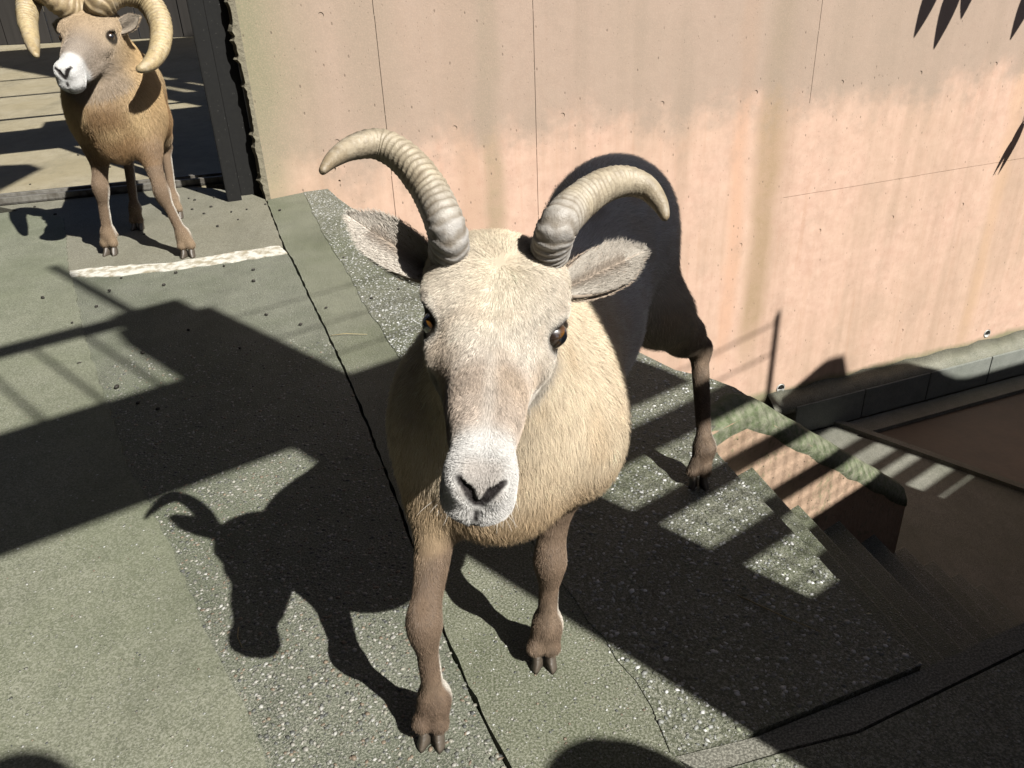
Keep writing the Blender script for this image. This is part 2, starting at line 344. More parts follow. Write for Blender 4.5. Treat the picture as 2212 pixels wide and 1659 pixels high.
while xx < 9.0:                                                          # horizontal construction joint
    x2 = xx + rr.uniform(0.2, 0.6)
    box(cut, onwall((xx + x2) / 2, -0.445 + rr.uniform(-.002, .002), 0), UW, NW, Z, (x2 - xx) / 2 - 0.003, 0.003, 0.0016)
    xx = x2
co = bm_obj("wall_cutter", cut)
md = wall.modifiers.new("cut", 'BOOLEAN'); md.operation = 'DIFFERENCE'; md.object = co; md.solver = 'EXACT'
me = evald(wall); wall.modifiers.clear(); old = wall.data; wall.data = me; bpy.data.meshes.remove(old)
bpy.data.objects.remove(co, do_unlink=True)
tag(wall, "tall pink stained concrete wall with tie holes behind the ewe", "wall")
k = NT("grey_pipe"); mat_pipe = k.fin(k.mix(k.noise(30, 3), (0.35, 0.35, 0.33), (0.5, 0.5, 0.47)), 0.6, 0.4)
for s, z, r in ((3.309, -1.864, 0.034), (5.259, -1.831, 0.032)):          # short weep pipes set in the wall
    bm = bmesh.new(); n = 22
    for d0, r0, r1 in ((-0.004, r * 0.98, r * 0.84),):
        ring = []
        for d, rad in ((0.10, r * 0.98), (-0.004, r * 0.98), (-0.004, r * 0.84), (0.10, r * 0.84)):
            ring.append([bm.verts.new(onwall(s + rad * math.cos(2 * math.pi * i / n), z + rad * math.sin(2 * math.pi * i / n), d)) for i in range(n)])
        for a, b in zip(ring, ring[1:]):
            for i in range(n): bm.faces.new((a[i], a[(i + 1) % n], b[(i + 1) % n], b[i]))
    bm_obj("weep_pipe", bm, mat_pipe, wall, True)

# broken arris down the end of the wall (rough cement along the jamb)
k = NT("rough_cement"); rn = k.noise(40, 6, 0.7); mat_rough = k.fin(k.mix(rn, (0.13, 0.115, 0.08), (0.30, 0.275, 0.20)), 0.9, 0.2); k.bump(rn, 1.0, 0.01)
bm = bmesh.new(); n = 150; ra = random.Random(12); prev = None
for i in range(n + 1):
    z = -0.02 + 3.0 * i / n
    wdt = 0.010 + 0.018 * ra.random() ** 2 + 0.008 * math.sin(i * 0.21)
    cur = [bm.verts.new(onwall(0.02, z, -0.003)), bm.verts.new(onwall(0.004 - wdt * .6, z, -0.006 - 0.004 * ra.random())), bm.verts.new(onwall(-wdt, z, 0.02 + 0.02 * ra.random())), bm.verts.new(onwall(-0.004, z, 0.12)), bm.verts.new(onwall(0.02, z, 0.12))]
    if prev:
        for a in range(5): bm.faces.new((prev[a], prev[(a + 1) % 5], cur[(a + 1) % 5], cur[a]))
    else: bm.faces.new(cur)
    prev = cur
bm.faces.new(prev[::-1]); bmesh.ops.recalc_face_normals(bm, faces=bm.faces); bm_obj("broken_arris", bm, mat_rough, wall)

# ---------------------------------------------------------------- moat floor, kerb and gutter
k = NT("wet_silt"); a1 = k.noise(2.2, 6, 0.65); a2 = k.noise(26, 4, 0.6)
mat_silt = k.fin(k.mix(k.ramp(k.math('ADD', k.math('MULTIPLY', a1, 0.75), k.math('MULTIPLY', a2, 0.25)), [(0.35, 0.0), (0.68, 1.0)]), (0.03, 0.019, 0.011), (0.095, 0.06, 0.037)), 0.55, 0.4); k.bump(a2, 0.4, 0.006)
ZF = -2.22
bm = bmesh.new(); prism(bm, [(-9, -6), (16, -6), (16, 9.6), (2, 5.2), (-9, 4)], ZF - 0.3, ZF - 0.03); tag(bm_obj("moat_floor", bm, mat_silt), kind='structure')
mat_gut = paving("gutter_concrete", (0.16, 0.165, 0.135), (0.25, 0.25, 0.21), (0.13, 0.145, 0.085), 0.5, 120, 0.15, CHIPS, bump=0.4)
mat_kerb = paving("kerb_concrete", (0.20, 0.215, 0.20), (0.31, 0.33, 0.30), (0.17, 0.20, 0.13), 0.45, 150, 0.1, CHIPS, bump=0.35, tint=(0.27, 0.30, 0.28))
# gutter along the wall, gutter along the stair side with a thin raised lip
gp = lambda s, d: (onwall(s, 0, d).x, onwall(s, 0, d).y)
slab("gutter_channel", [gp(3.0, -0.13), gp(10.5, -0.13), gp(10.5, -0.30), gp(3.0, -0.30)][::-1], ZF, mat_gut, ZF - 0.1)
slab("gutter_apron", [(2.04, 5.05), (2.45, 5.15), (3.33, 4.42), (4.6, 3.2), (3.0, 2.2), (1.55, 3.5)], ZF - 0.002, mat_gut, ZF - 0.1)
slab("gutter_lip", [(2.35, 5.30), (2.405, 5.325), (3.39, 4.31), (4.7, 2.95), (4.63, 2.92), (3.33, 4.29)], ZF + 0.03, mat_gut, ZF - 0.1)
kr = empty("kerb", onwall(5, ZF, -0.06)); tag(kr, "row of grey concrete kerb blocks along the foot of the pink wall", "kerb")
x = 3.375; i = 0
while x < 10.2:
    ln = 0.62 if i else 0.62
    bm = bmesh.new(); box(bm, onwall(x + ln / 2, -2.10, -0.06), UW, NW, Z, ln / 2 - 0.004, 0.058, 0.122, 0.008); bm_obj("kerb_block", bm, mat_kerb, kr)
    x += ln; i += 1
bm = bmesh.new(); fa = []
for i in range(70):                                                     # mortar fillet between kerb and wall
    s = 3.2 + 7.2 * i / 69; wob = 0.012 * math.sin(i * 1.7) + 0.008 * rr.random()
    fa.append([bm.verts.new(onwall(s, -2.02, -0.112)), bm.verts.new(onwall(s, -1.972, -0.108)), bm.verts.new(onwall(s, -1.89 + wob, 0.002)), bm.verts.new(onwall(s, -2.02, 0.002))])
for a, b in zip(fa, fa[1:]):
    for q in range(4): bm.faces.new((a[q], a[(q + 1) % 4], b[(q + 1) % 4], b[q]))
bmesh.ops.recalc_face_normals(bm, faces=bm.faces)
mat_fil = paving("mortar_fillet", (0.16, 0.165, 0.12), (0.24, 0.235, 0.17), (0.11, 0.13, 0.06), 0.6, 150, 0.1, CHIPS, bump=0.6)
bm_obj("mortar_fillet", bm, mat_fil, kr, True)

# ---------------------------------------------------------------- stair down into the moat and its cheek wall
RV = Vector((math.cos(math.radians(35.5)), math.sin(math.radians(35.5)), 0)); NV = Vector((-RV.y, RV.x, 0))
NF = 1.13                                                                # cheek face lies on the line NV.p = NF
def tn(t, n, z=0.0): return RV * t + NV * n + Z * z
st = empty("concrete_stair", (0.8, 1.3, -0.4)); tag(st, "mossy aggregate concrete stair going down beside the apron into the moat", "stair")
far = [(0.47, 1.66), (0.625, 1.875), (0.83, 1.99), (1.03, 2.13), (1.23, 2.27), (1.43, 2.41), (1.63, 2.56)]
near = [(0.661, 0.985), (0.80, 1.10), (1.02, 1.18), (1.22, 1.26), (1.42, 1.34), (1.62, 1.42), (1.82, 1.5)]
for i in range(1, 9):
    z = -0.18 * i - (0.06 if i > 1 else 0.0)
    if i < 6: o0, o1, e0, e1 = near[i], far[i], near[i - 1], far[i - 1]
    else: o0, o1, e0, e1 = [(a[0] + 0.2 * (i - 5), a[1] + 0.12 * (i - 5)) for a in (near[5], far[5], near[4], far[4])]
    bm = bmesh.new(); prism(bm, [(e0[0] - .05, e0[1] - .3), (o0[0], o0[1] - .3), o0, o1, (e1[0] - .05, e1[1])], ZF - 0.1, z, 0.006)
    bm_obj("step", bm, mat_apron, st)
# solid body under the apron edge so that no gap opens behind the top step
bm = bmesh.new(); prism(bm, [(-0.6, 0.2), (0.52, 0.2), (0.60, 1.0), (0.52, 1.25), (0.42, 1.66), (0.455, 1.72), (0.445, 2.03), (-0.76, 3.83), (-0.9, 4.14), (-1.0, 4.1)], ZF - 0.1, -0.125)
tag(bm_obj("platform_ground", bm, mat_soil), kind='structure')
k = NT("mossy_pink"); m1 = k.noise(9, 6, 0.7); m2 = k.noise(60, 4, 0.65); m3 = k.noise(3.0, 4, 0.6)
c = k.mix(k.ramp(m1, [(0.35, 0.0), (0.65, 1.0)]), (0.42, 0.29, 0.20), (0.52, 0.37, 0.265))
c = k.mix(k.math('MULTIPLY', k.ramp(k.math('ADD', k.math('MULTIPLY', m2, 0.5), k.math('MULTIPLY', m3, 0.5)), [(0.50, 0.0), (0.62, 1.0)]), 0.75), c, (0.145, 0.185, 0.085))
pv = k.vor(70); pt = k.math('MULTIPLY', k.ramp(pv.outputs["Distance"], [(0.12, 1.0), (0.2, 0.0)]), k.ramp(k.sep(pv.outputs["Color"])[0], [(0.86, 0.0), (0.9, 1.0)]))
c = k.mix(pt, c, (0.05, 0.05, 0.03)); k.bump(k.math('SUBTRACT', m2, pt), 0.6, 0.006); mat_cheek = k.fin(c, 0.85, 0.2)
k = NT("mossy_coping"); m1 = k.noise(16, 6, 0.7, k.map((3, 3, 3), (0, 0, 0.62))); m2 = k.noise(70, 3)
c = k.mix(k.ramp(m1, [(0.36, 0.0), (0.66, 1.0)]), (0.12, 0.155, 0.075), (0.27, 0.27, 0.20)); k.bump(m1, 0.9, 0.008); mat_cop = k.fin(c, 0.9, 0.2)
ck = empty("stair_cheek_wall", tn(1.8, 1.2, ZF)); tag(ck, "pink concrete cheek wall with sloping mossy green coping beside the stair", "low wall")
ztop = lambda t: min(0.0, 0.036 - 0.756 * (t - 1.51))
ts = [1.30 + 0.06 * i for i in range(21)]
bm = bmesh.new(); cols = []
for t in ts:
    cols.append([bm.verts.new(tn(t, NF, ZF - .1)), bm.verts.new(tn(t, NF, ztop(t) - 0.004)), bm.verts.new(tn(t, NF + 0.07, ztop(t) - 0.004)), bm.verts.new(tn(t, NF + 0.07, ZF - .1))])
for a, b in zip(cols, cols[1:]):
    for q in range(4): bm.faces.new((a[q], b[q], b[(q + 1) % 4], a[(q + 1) % 4]))
bm.faces.new(cols[0]); bm.faces.new(cols[-1][::-1]); bmesh.ops.recalc_face_normals(bm, faces=bm.faces)
bm_obj("face", bm, mat_cheek, ck)
bm = bmesh.new(); cols = []
for i, t in enumerate(ts):
    j = 0.006 * math.sin(i * 2.3) ; zt = ztop(t); lift = 0.046 * min(1, max(0, (t - 1.42) / 0.14))
    cols.append([bm.verts.new(tn(t, NF - 0.004, zt - 0.035 + j)), bm.verts.new(tn(t, NF - 0.003 + j * .3, zt - 0.008)), bm.verts.new(tn(t, NF + 0.02, zt + lift * 0.75)), bm.verts.new(tn(t, NF + 0.045, zt + lift + j * .3)), bm.verts.new(tn(t, NF + 0.075, zt + lift * .8)), bm.verts.new(tn(t, NF + 0.12, zt - 0.12)), bm.verts.new(tn(t, NF + 0.05, zt - 0.15))])
for a, b in zip(cols, cols[1:]):
    for q in range(7): bm.faces.new((a[q], b[q], b[(q + 1) % 7], a[(q + 1) % 7]))
bmesh.ops.recalc_face_normals(bm, faces=bm.faces); bm_obj("coping", bm, mat_cop, ck, True)
# ---------------------------------------------------------------- gateway
k = NT("black_steel"); n1 = k.noise(50, 4, 0.7); n2 = k.vor(140)
sc = k.math('MULTIPLY', k.ramp(n2.outputs["Distance"], [(0.10, 1.0), (0.18, 0.0)]), k.ramp(k.sep(n2.outputs["Color"])[0], [(0.9, 0.0), (0.92, 1.0)]))
mat_black = k.fin(k.mix(sc, k.mix(n1, (0.008, 0.008, 0.008), (0.018, 0.018, 0.017)), (0.25, 0.24, 0.22)), 0.75, 0.12)
gt = empty("gate_frame", onwall(-0.12, 0, 0.05)); tag(gt, "black steel channel door frame standing against the end of the pink wall", "gate frame")
def gbar(nm, s, d, hs, hd, z0=0.0, z1=2.95):
    bm = bmesh.new(); box(bm, onwall(s, (z0 + z1) / 2, d), UW, NW, Z, hs, hd, (z1 - z0) / 2, 0.002); return bm_obj(nm, bm, mat_black, gt)
gbar("channel_web", -0.150, -0.008, 0.030, 0.003); gbar("channel_flange", -0.1805, 0.018, 0.003, 0.028); gbar("channel_flange", -0.1195, 0.018, 0.003, 0.028)
gbar("gap_filler", -0.062, 0.085, 0.050, 0.012)  # black plate added to keep the shaded gap beside the jamb dark
gbar("header_beam", -1.25, 0.02, 1.33, 0.06, 2.15, 2.95); gbar("far_post", -2.45, 0.02, 0.05, 0.05)
# tall rails of the cage behind the wall: they stripe the yard with shadow
k = NT("cage_steel"); mat_cage = k.fin(k.mix(k.noise(40, 3), (0.05, 0.05, 0.048), (0.09, 0.09, 0.085)), 0.5, 0.4)
cg = empty("cage_fence", onwall(0.5, 0, 1.8)); tag(cg, "tall grey steel rail cage fence in the yard behind the pink wall", "fence")
for z in (1.66, 3.1, 4.45, 5.9):
    bm = bmesh.new(); tube(bm, [onwall(-2.6, z, 1.8), onwall(1.05, z, 1.8)], 0.03, 10); bm_obj("rail", bm, mat_cage, cg)
for s in (1.0,):
    bm = bmesh.new(); tube(bm, [onwall(s, -0.01, 1.8), onwall(s, 6.2, 1.8)], 0.04, 10); bm_obj("post", bm, mat_cage, cg)
# tall keeper house behind the wall: its shadow fills the gateway, small barred windows let patches of sun through
k = NT("house_render"); hn_ = k.noise(5, 4, 0.6); mat_house = k.fin(k.mix(hn_, (0.20, 0.17, 0.14), (0.30, 0.26, 0.21)), 0.85, 0.2)
kh = empty("keeper_house", onwall(5.5, 0, 0.45)); tag(kh, "tall rendered keeper house with small barred windows behind the pink wall", "building")
wins = [(1.36, 1.50, 3.72, 4.40), (1.60, 1.76, 3.85, 4.55), (1.36, 1.48, 4.62, 5.05), (1.62, 1.80, 4.75, 5.30)]
xs = sorted({1.1, 11.0, *[v for w_ in wins for v in w_[:2]]}); zs = sorted({-0.02, 8.2, *[v for w_ in wins for v in w_[2:]]})
bm = bmesh.new()
for a, b in zip(xs, xs[1:]):
    for c0, c1 in zip(zs, zs[1:]):
        if any(a >= w_[0] - 1e-6 and b <= w_[1] + 1e-6 and c0 >= w_[2] - 1e-6 and c1 <= w_[3] + 1e-6 for w_ in wins): continue
        box(bm, onwall((a + b) / 2, (c0 + c1) / 2, 0.42), UW, NW, Z, (b - a) / 2, 0.06, (c1 - c0) / 2)
bmesh.ops.remove_doubles(bm, verts=bm.verts, dist=1e-5); bm_obj("wall", bm, mat_house, kh)
for w_ in wins:
    bm = bmesh.new(); q = w_[2] + 0.03
    while q < w_[3]: tube(bm, [onwall(w_[0] - .01, q, 0.42), onwall(w_[1] + .01, q, 0.42)], 0.006, 6); q += 0.05
    bm_obj("window_grille", bm, mat_cage, kh)
bm = bmesh.new(); box(bm, onwall(6.05, 8.26, 0.9), UW, NW, Z, 5.1, 0.75, 0.07); bm_obj("roof", bm, mat_house, kh)
bm = bmesh.new(); prism(bm, [(5.5, 1.5), (13.0, 1.5), (13.0, 9.4), (5.5, 6.6)], 8.34, 8.50); bm_obj("sky_slab", bm, mat_house, kh)  # slab added high up, out of view, to cut sky light
# dark shed at the back of the yard
k = NT("shed_board"); nn = k.noise(3, 4, 0.6, k.map((8, 8, 0.3))); mat_shed = k.fin(k.mix(nn, (0.018, 0.016, 0.014), (0.05, 0.045, 0.04)), 0.8, 0.2)
sh = empty("yard_shed", (-7, 13.5, 0)); tag(sh, "dark timber shed closing the back of the yard", "shed")
for i in range(20):
    bm = bmesh.new(); box(bm, Vector((-14 + i * 0.62, 12.75 + 0.02 * (i % 2), 2.0)), Vector((1, 0, 0)), Vector((0, 1, 0)), Z, 0.305, 0.02, 2.0, 0.004); bm_obj("plank", bm, mat_shed, sh)
bm = bmesh.new(); box(bm, Vector((-8, 14.6, 4.08)), Vector((1, 0, 0)), Vector((0, 1, 0)), Z, 6.6, 2.6, 0.07, 0.01); bm_obj("roof", bm, mat_shed, sh)
for x in (-14.3, -1.7):
    bm = bmesh.new(); box(bm, Vector((x, 14.8, 2.0)), Vector((1, 0, 0)), Vector((0, 1, 0)), Z, 0.03, 2.0, 2.0); bm_obj("side_wall", bm, mat_shed, sh)
# low barrier inside the yard with mesh infill and small square gaps
# ---------------------------------------------------------------- visitor barrier behind and to the right of the camera (casts the railing shadows)
NFN = -0.60; KZ = math.sin(math.radians(99.8)) / math.tan(SUN_EL)
def hz(n): return (n - NFN) / KZ                    # height of the fence point whose shadow lands on line n of the paving
def fn(t, z, d=0.0): return tn(t - NFN * math.tan(math.radians(9.8)), NFN + d, z)      # t follows the shadow line back to the barrier
k = NT("barrier_concrete"); b1 = k.noise(6, 5, 0.6); mat_bar = k.fin(k.mix(b1, (0.10, 0.10, 0.095), (0.17, 0.165, 0.15)), 0.85, 0.2); k.bump(b1, 0.3, 0.005)
vb = empty("visitor_barrier", fn(1.04, -0.3)); tag(vb, "visitor barrier with concrete pier, low wall, rails, wire mesh and railed top beam", "barrier")
def fbox(nm, t0, t1, z0, z1, hd=0.05, mat=None, d=0.0):
    bm = bmesh.new(); box(bm, fn((t0 + t1) / 2, (z0 + z1) / 2, d), RV, NV, Z, (t1 - t0) / 2, hd, (z1 - z0) / 2, 0.004); return bm_obj(nm, bm, mat or mat_bar, vb)
fbox("pier", 0.880, 1.200, ZF - .05, hz(2.74), 0.07)
fbox("pier_cap", 0.93, 1.16, hz(2.74) - .002, hz(2.90), 0.06)
bm = bmesh.new(); tube(bm, [fn(1.005, hz(2.85)), fn(1.005, hz(3.64))], 0.022, 12); bm_obj("pole", bm, mat_black, vb)
fbox("top_beam", -7.0, 0.879, hz(1.79), hz(2.27), 0.05); fbox("top_beam", 1.201, 1.80, hz(1.39), hz(1.97), 0.05)
fbox("low_wall", 1.201, 5.03, ZF - .05, hz(0.575), 0.06)
fbox("hand_rail", -7.0, 0.955, hz(2.845), hz(2.91), 0.025, mat_black)
for i in range(46):
    t = 0.812 - 0.156 * i
    bm = bmesh.new(); tube(bm, [fn(t, hz(2.265)), fn(t, hz(2.85))], 0.0085, 8); bm_obj("baluster", bm, mat_black, vb)
for n0, n1 in ((0.778, 0.826), (0.972, 1.017), (1.18, 1.262)):
    fbox("mesh_rail", 1.19, 5.06, hz(n0), hz(n1), 0.018, mat_black)
for n0 in (2.16, 2.39, 2.65):
    bm = bmesh.new(); tube(bm, [fn(1.19, hz(n0)), fn(2.6, hz(n0))], 0.0035, 8); bm_obj("stay_wire", bm, mat_black, vb)
for n0, n1 in ((0.395, 0.48), (0.172, 0.235), (-0.022, 0.068), (-0.23, -0.15)):
    fbox("mesh_rail", 5.04, 5.47, hz(n0), hz(n1), 0.018, mat_black)
for n0 in (1.86, 1.63):
    bm = bmesh.new(); tube(bm, [fn(3.6, hz(n0)), fn(5.06, hz(n0))], 0.006, 8); bm_obj("stay_wire", bm, mat_black, vb)
fbox("low_wall", 5.031, 5.474, ZF - .05, hz(-0.31), 0.055)
fbox("mesh_post", 5.04, 5.08, ZF - .05, hz(1.92), 0.022, mat_black)
bm = bmesh.new(); zlo, zhi = hz(0.58), hz(1.2)
zz = zlo + 0.02
while zz < zhi: tube(bm, [fn(1.2, zz, 0.02), fn(5.05, zz, 0.02)], 0.0028, 4, False); zz += 0.05
t = 1.22
while t < 5.05: tube(bm, [fn(t, zlo - .02, 0.0225), fn(t, zhi, 0.0225)], 0.0028, 4, False); t += 0.05
tag(bm_obj("wire_mesh", bm, mat_black, vb), kind='stuff')
# the left end of the beam is carried by a second pier well outside the view
fbox("pier", -7.1, -6.8, -0.05, hz(2.74), 0.07)
# domed stand-ins added behind the camera to cast rounded shadows
k = NT("caster_paint"); mat_caster = k.fin(k.mix(k.noise(20, 4), (0.10, 0.10, 0.09), (0.16, 0.155, 0.14)), 0.7, 0.3)
def shadow_caster(t, ntop, r, label):
    base = fn(t, 0); ztop_ = hz(ntop); prof = [(r * 1.15, 0.0), (r * 1.15, 0.06), (r, 0.08), (r, ztop_ - r * 1.1)] + [(r * math.cos(a), ztop_ - r * 1.1 + r * 1.1 * math.sin(a)) for a in [0.2, 0.45, 0.7, 0.95, 1.2, 1.4]]
    bm = bmesh.new(); n = 24; rings = [[bm.verts.new((base.x + q * math.cos(2 * math.pi * i / n), base.y + q * math.sin(2 * math.pi * i / n), z)) for i in range(n)] for q, z in prof]
    for a, b in zip(rings, rings[1:]):
        for i in range(n): bm.faces.new((a[i], a[(i + 1) % n], b[(i + 1) % n], b[i]))
    bm.faces.new(rings[0][::-1]); bm.faces.new(rings[-1])
    tag(bm_obj("shadow_caster", bm, mat_caster, None, True), label, "shadow_caster")
shadow_caster(0.640, 0.625, 0.115, "added grey dome-topped bollard beside the concrete barrier pier")
shadow_caster(0.035, 1.17, 0.085, "added tall slim grey dome-topped bollard behind the photographer's spot")
# humped stand-in added at the far end of the barrier: rounded shadow at the foot of the pink wall
k = NT("hump_caster_grey"); bn = k.noise(12, 4, 0.65); mat_hump = k.fin(k.mix(bn, (0.12, 0.11, 0.10), (0.26, 0.25, 0.22)), 0.9, 0.2); k.bump(bn, 0.6, 0.01)
prof = [(5.085, 0.955), (5.23, 0.98), (5.36, 1.03), (5.42, 1.06), (5.51, 1.086), (5.64, 1.051), (5.70, 0.855), (5.96, 0.794), (6.10, 0.74), (6.19, 0.689), (6.26, 0.602), (6.42, 0.40), (6.55, 0.29), (6.68, 0.222), (7.21, 0.078), (10.0, 0.0), (10.0, -2.9), (5.475, -2.9), (5.475, 0.53), (5.085, 0.53)]
prof = [(t, n + 0.21) for t, n in prof]
bm = bmesh.new(); fa, fb = [bm.verts.new(fn(t, max(ZF - .05, hz(n)), -0.06)) for t, n in prof], [bm.verts.new(fn(t, max(ZF - .05, hz(n)), 0.06)) for t, n in prof]
bm.faces.new(fa); bm.faces.new(fb[::-1])
for i in range(len(prof)): bm.faces.new((fa[i], fb[i], fb[(i + 1) % len(prof)], fa[(i + 1) % len(prof)]))
bmesh.ops.recalc_face_normals(bm, faces=bm.faces); bmesh.ops.bevel(bm, geom=list(bm.edges), offset=0.012, segments=2, affect='EDGES')
tag(bm_obj("hump_caster", bm, mat_hump), "added low humped block at the end of the barrier, made for its shadow", "shadow caster")
# unseen roof and back walls added over the photographer to cut sky light
k = NT("sky_cover_timber"); sn = k.noise(4, 4, 0.6, k.map((1, 9, 9))); mat_sky_cover = k.fin(k.mix(sn, (0.03, 0.024, 0.018), (0.075, 0.06, 0.045)), 0.8, 0.2)
vs = empty("sky_cover", (-4.0, -3.0, 0)); tag(vs, "dark timber visitor shelter with flat roof behind the photographer's spot", "sky blocker")
X_, Y_ = Vector((1, 0, 0)), Vector((0, 1, 0))
def sbox(nm, c, h):
    bm = bmesh.new(); box(bm, Vector(c), X_, Y_, Z, h[0], h[1], h[2], 0.004); bm_obj(nm, bm, mat_sky_cover, vs)
sbox("roof", (-4.65, -2.0, 4.3), (4.95, 4.0, 0.10)); sbox("back_wall", (-5.0, -6.2, 2.0), (4.6, 0.06, 2.25)); sbox("side_wall", (-9.6, -1.6, 2.0), (0.06, 4.5, 2.25))
for x, y in ((-1.6, -5.7), (-4.4, -5.9)): sbox("post", (x, y, 2.07), (0.07, 0.07, 2.15))
sbox("post", (-9.4, 1.9, 2.07), (0.07, 0.07, 2.15)); sbox("post", (-4.9, 1.9, 2.07), (0.07, 0.07, 2.15))
# blocks added to close the sky around the enclosure, well outside the view
k = NT("sky_block_cladding"); cn = k.noise(3, 3, 0.5, k.map((1, 1, 6))); mat_sky_block = k.fin(k.mix(cn, (0.035, 0.04, 0.035), (0.07, 0.075, 0.065)), 0.8, 0.2)
def sky_block(c, h, label, n=7):
    e = empty("sky_screen", (c[0], c[1], ZF if c[2] < h[2] - 0.5 else 0)); tag(e, label, "building")
    bm = bmesh.new(); box(bm, Vector(c), X_, Y_, Z, *h, 0.02); bm_obj("wall", bm, mat_sky_block, e)
    bm = bmesh.new(); box(bm, Vector((c[0], c[1], c[2] + h[2] + 0.12)), X_, Y_, Z, h[0] + 0.25, h[1] + 0.25, 0.12, 0.02); bm_obj("roof", bm, mat_sky_block, e)
sky_block((-3.0, -10.5, 2.8), (8.5, 1.8, 2.8), "added dark hall behind the visitor shelter")
sky_block((-14.0, 1.0, 4.8), (2.0, 9.0, 4.8), "added dark hall at the blind end of the visitor shelter")
# ---------------------------------------------------------------- leafy branch that shades the upper right of the wall
k = NT("leaf_green"); mat_leaf = k.fin(k.mix(k.noise(30, 3), (0.04, 0.07, 0.02), (0.07, 0.11, 0.035)), 0.5, 0.4)
k = NT("bark"); mat_bark = k.fin(k.mix(k.noise(60, 4), (0.06, 0.045, 0.03), (0.12, 0.095, 0.07)), 0.9, 0.2)
br = empty("leafy_branch", onwall(4.7, 1.4, -1.0)); tag(br, "leafy branch with long pointed leaves hanging out beside the wall", "branch")
def leaf(tip, base, wdt, twist):
    tip, base = Vector(tip), Vector(base); ax = tip - base; ln = ax.length; ax.normalize()
    side = ax.cross(TOSUN).normalized(); nor = side.cross(ax).normalized(); side = (side * math.cos(twist) + nor * math.sin(twist)).normalized(); nor = ax.cross(side)
    bm = bmesh.new(); rows = []
    for i in range(9):
        f = i / 8; wv = wdt * (math.sin(math.pi * min(1, f * 0.93 + 0.05)) ** 0.8) * (1 - 0.35 * f)
        c = base + ax * ln * f - nor * (0.10 * ln * f * f)
        rows.append([bm.verts.new(c - side * wv + nor * wv * .25), bm.verts.new(c), bm.verts.new(c + side * wv + nor * wv * .25)])
    for a, b in zip(rows, rows[1:]):
        for q in range(2): bm.faces.new((a[q], a[q + 1], b[q + 1], b[q]))
    me_o = bm_obj("leaf", bm, mat_leaf, br, True)
    md_ = me_o.modifiers.new("thick", 'SOLIDIFY'); md_.thickness = 0.0006
def shadow_leaf(s1, z1, s0, z0, wdt, away, tw=0.0):
    leaf(onwall(s1, z1) + TOSUN * away, onwall(s0, z0) + TOSUN * away, wdt, tw)
LEAVES = [(3.99, 0.475, 4.10, 0.80, 0.035, 0.9), (4.165, 0.40, 4.26, 0.78, 0.04, 0.9), (4.335, 0.545, 4.37, 0.80, 0.035, 0.92), (4.80, 0.40, 4.90, 0.72, 0.035, 0.9),
          (4.93, -0.515, 5.03, -0.30, 0.010, 0.8), (4.98, -0.50, 5.10, -0.20, 0.016, 0.8), (5.0, -0.40, 5.09, -0.18, 0.012, 0.82), (4.45, 0.75, 4.52, 1.0, 0.035, 0.9), (4.62, 0.7, 4.70, 0.98, 0.035, 0.9), (4.98, 0.55, 5.05, 0.85, 0.03, 0.9)]
for L in LEAVES: shadow_leaf(L[0], L[1], L[2], L[3], L[4] * 1.9, L[5])
stem = [onwall(s, z) + TOSUN * 0.9 for s, z in ((4.05, 0.86), (4.3, 0.84), (4.6, 1.0), (4.9, 0.9), (5.3, 1.1), (6.2, 1.6))]
bm = bmesh.new(); tube(bm, stem, [0.004, 0.005, 0.007, 0.009, 0.012, 0.02], 8); bm_obj("stem", bm, mat_bark, br, True)
bm = bmesh.new(); tube(bm, [stem[3], onwall(5.12, 0.3) + TOSUN * 0.85, onwall(5.08, -0.2) + TOSUN * 0.8], [0.006, 0.005, 0.003], 7); bm_obj("stem", bm, mat_bark, br, True)
bm = bmesh.new(); tube(bm, [stem[-1], stem[-1] + Vector((0.8, -0.3, 0.1)), stem[-1] + Vector((1.4, -0.5, -1.5)), stem[-1] + Vector((1.5, -0.5, ZF - stem[-1].z - 0.02))], [0.02, 0.04, 0.06, 0.09], 10); bm_obj("trunk", bm, mat_bark, br, True)

# ---------------------------------------------------------------- droppings
k = NT("dropping"); mat_drop = k.fin(k.mix(k.noise(300, 3), (0.008, 0.007, 0.005), (0.03, 0.025, 0.017)), 0.7, 0.3)
dm = []
for sd in range(4):
    bm = bmesh.new(); bmesh.ops.create_icosphere(bm, subdivisions=2, radius=0.0075); q = random.Random(sd)
    for v in bm.verts: v.co.x *= 1.25 + 0.1 * sd; v.co.z *= 0.85; v.co += v.co.normalized() * q.uniform(-.0006, .0006); v.co.z += 0.0055
    me = bpy.data.meshes.new("dropping"); bm.to_mesh(me); bm.free(); me.materials.append(mat_drop); me.shade_smooth(); dm.append(me)
def dropping(x, y, z=0.002):
    o = bpy.data.objects.new("dropping", dm[random.randrange(4)]); C.objects.link(o); o.location = (x, y, z); o.rotation_euler = (0, 0, random.uniform(0, 6.3)); s = random.uniform(0.5, 0.85); o.scale = (s, s, s)
    lab = ("beyond the door track on the yard floor" if y > 4.4 else "on the landing between door track and white strip" if y > 3.2 else "on washed concrete beside the pebble paving" if x < -1.45 and y < 3.0 else "on chip aggregate or mossy strip right of the dark joint" if x > -0.64 else "on pebble paving below the white strip")
    tag(o, "small dark sheep dropping " + lab, "dropping", "sheep droppings " + lab)
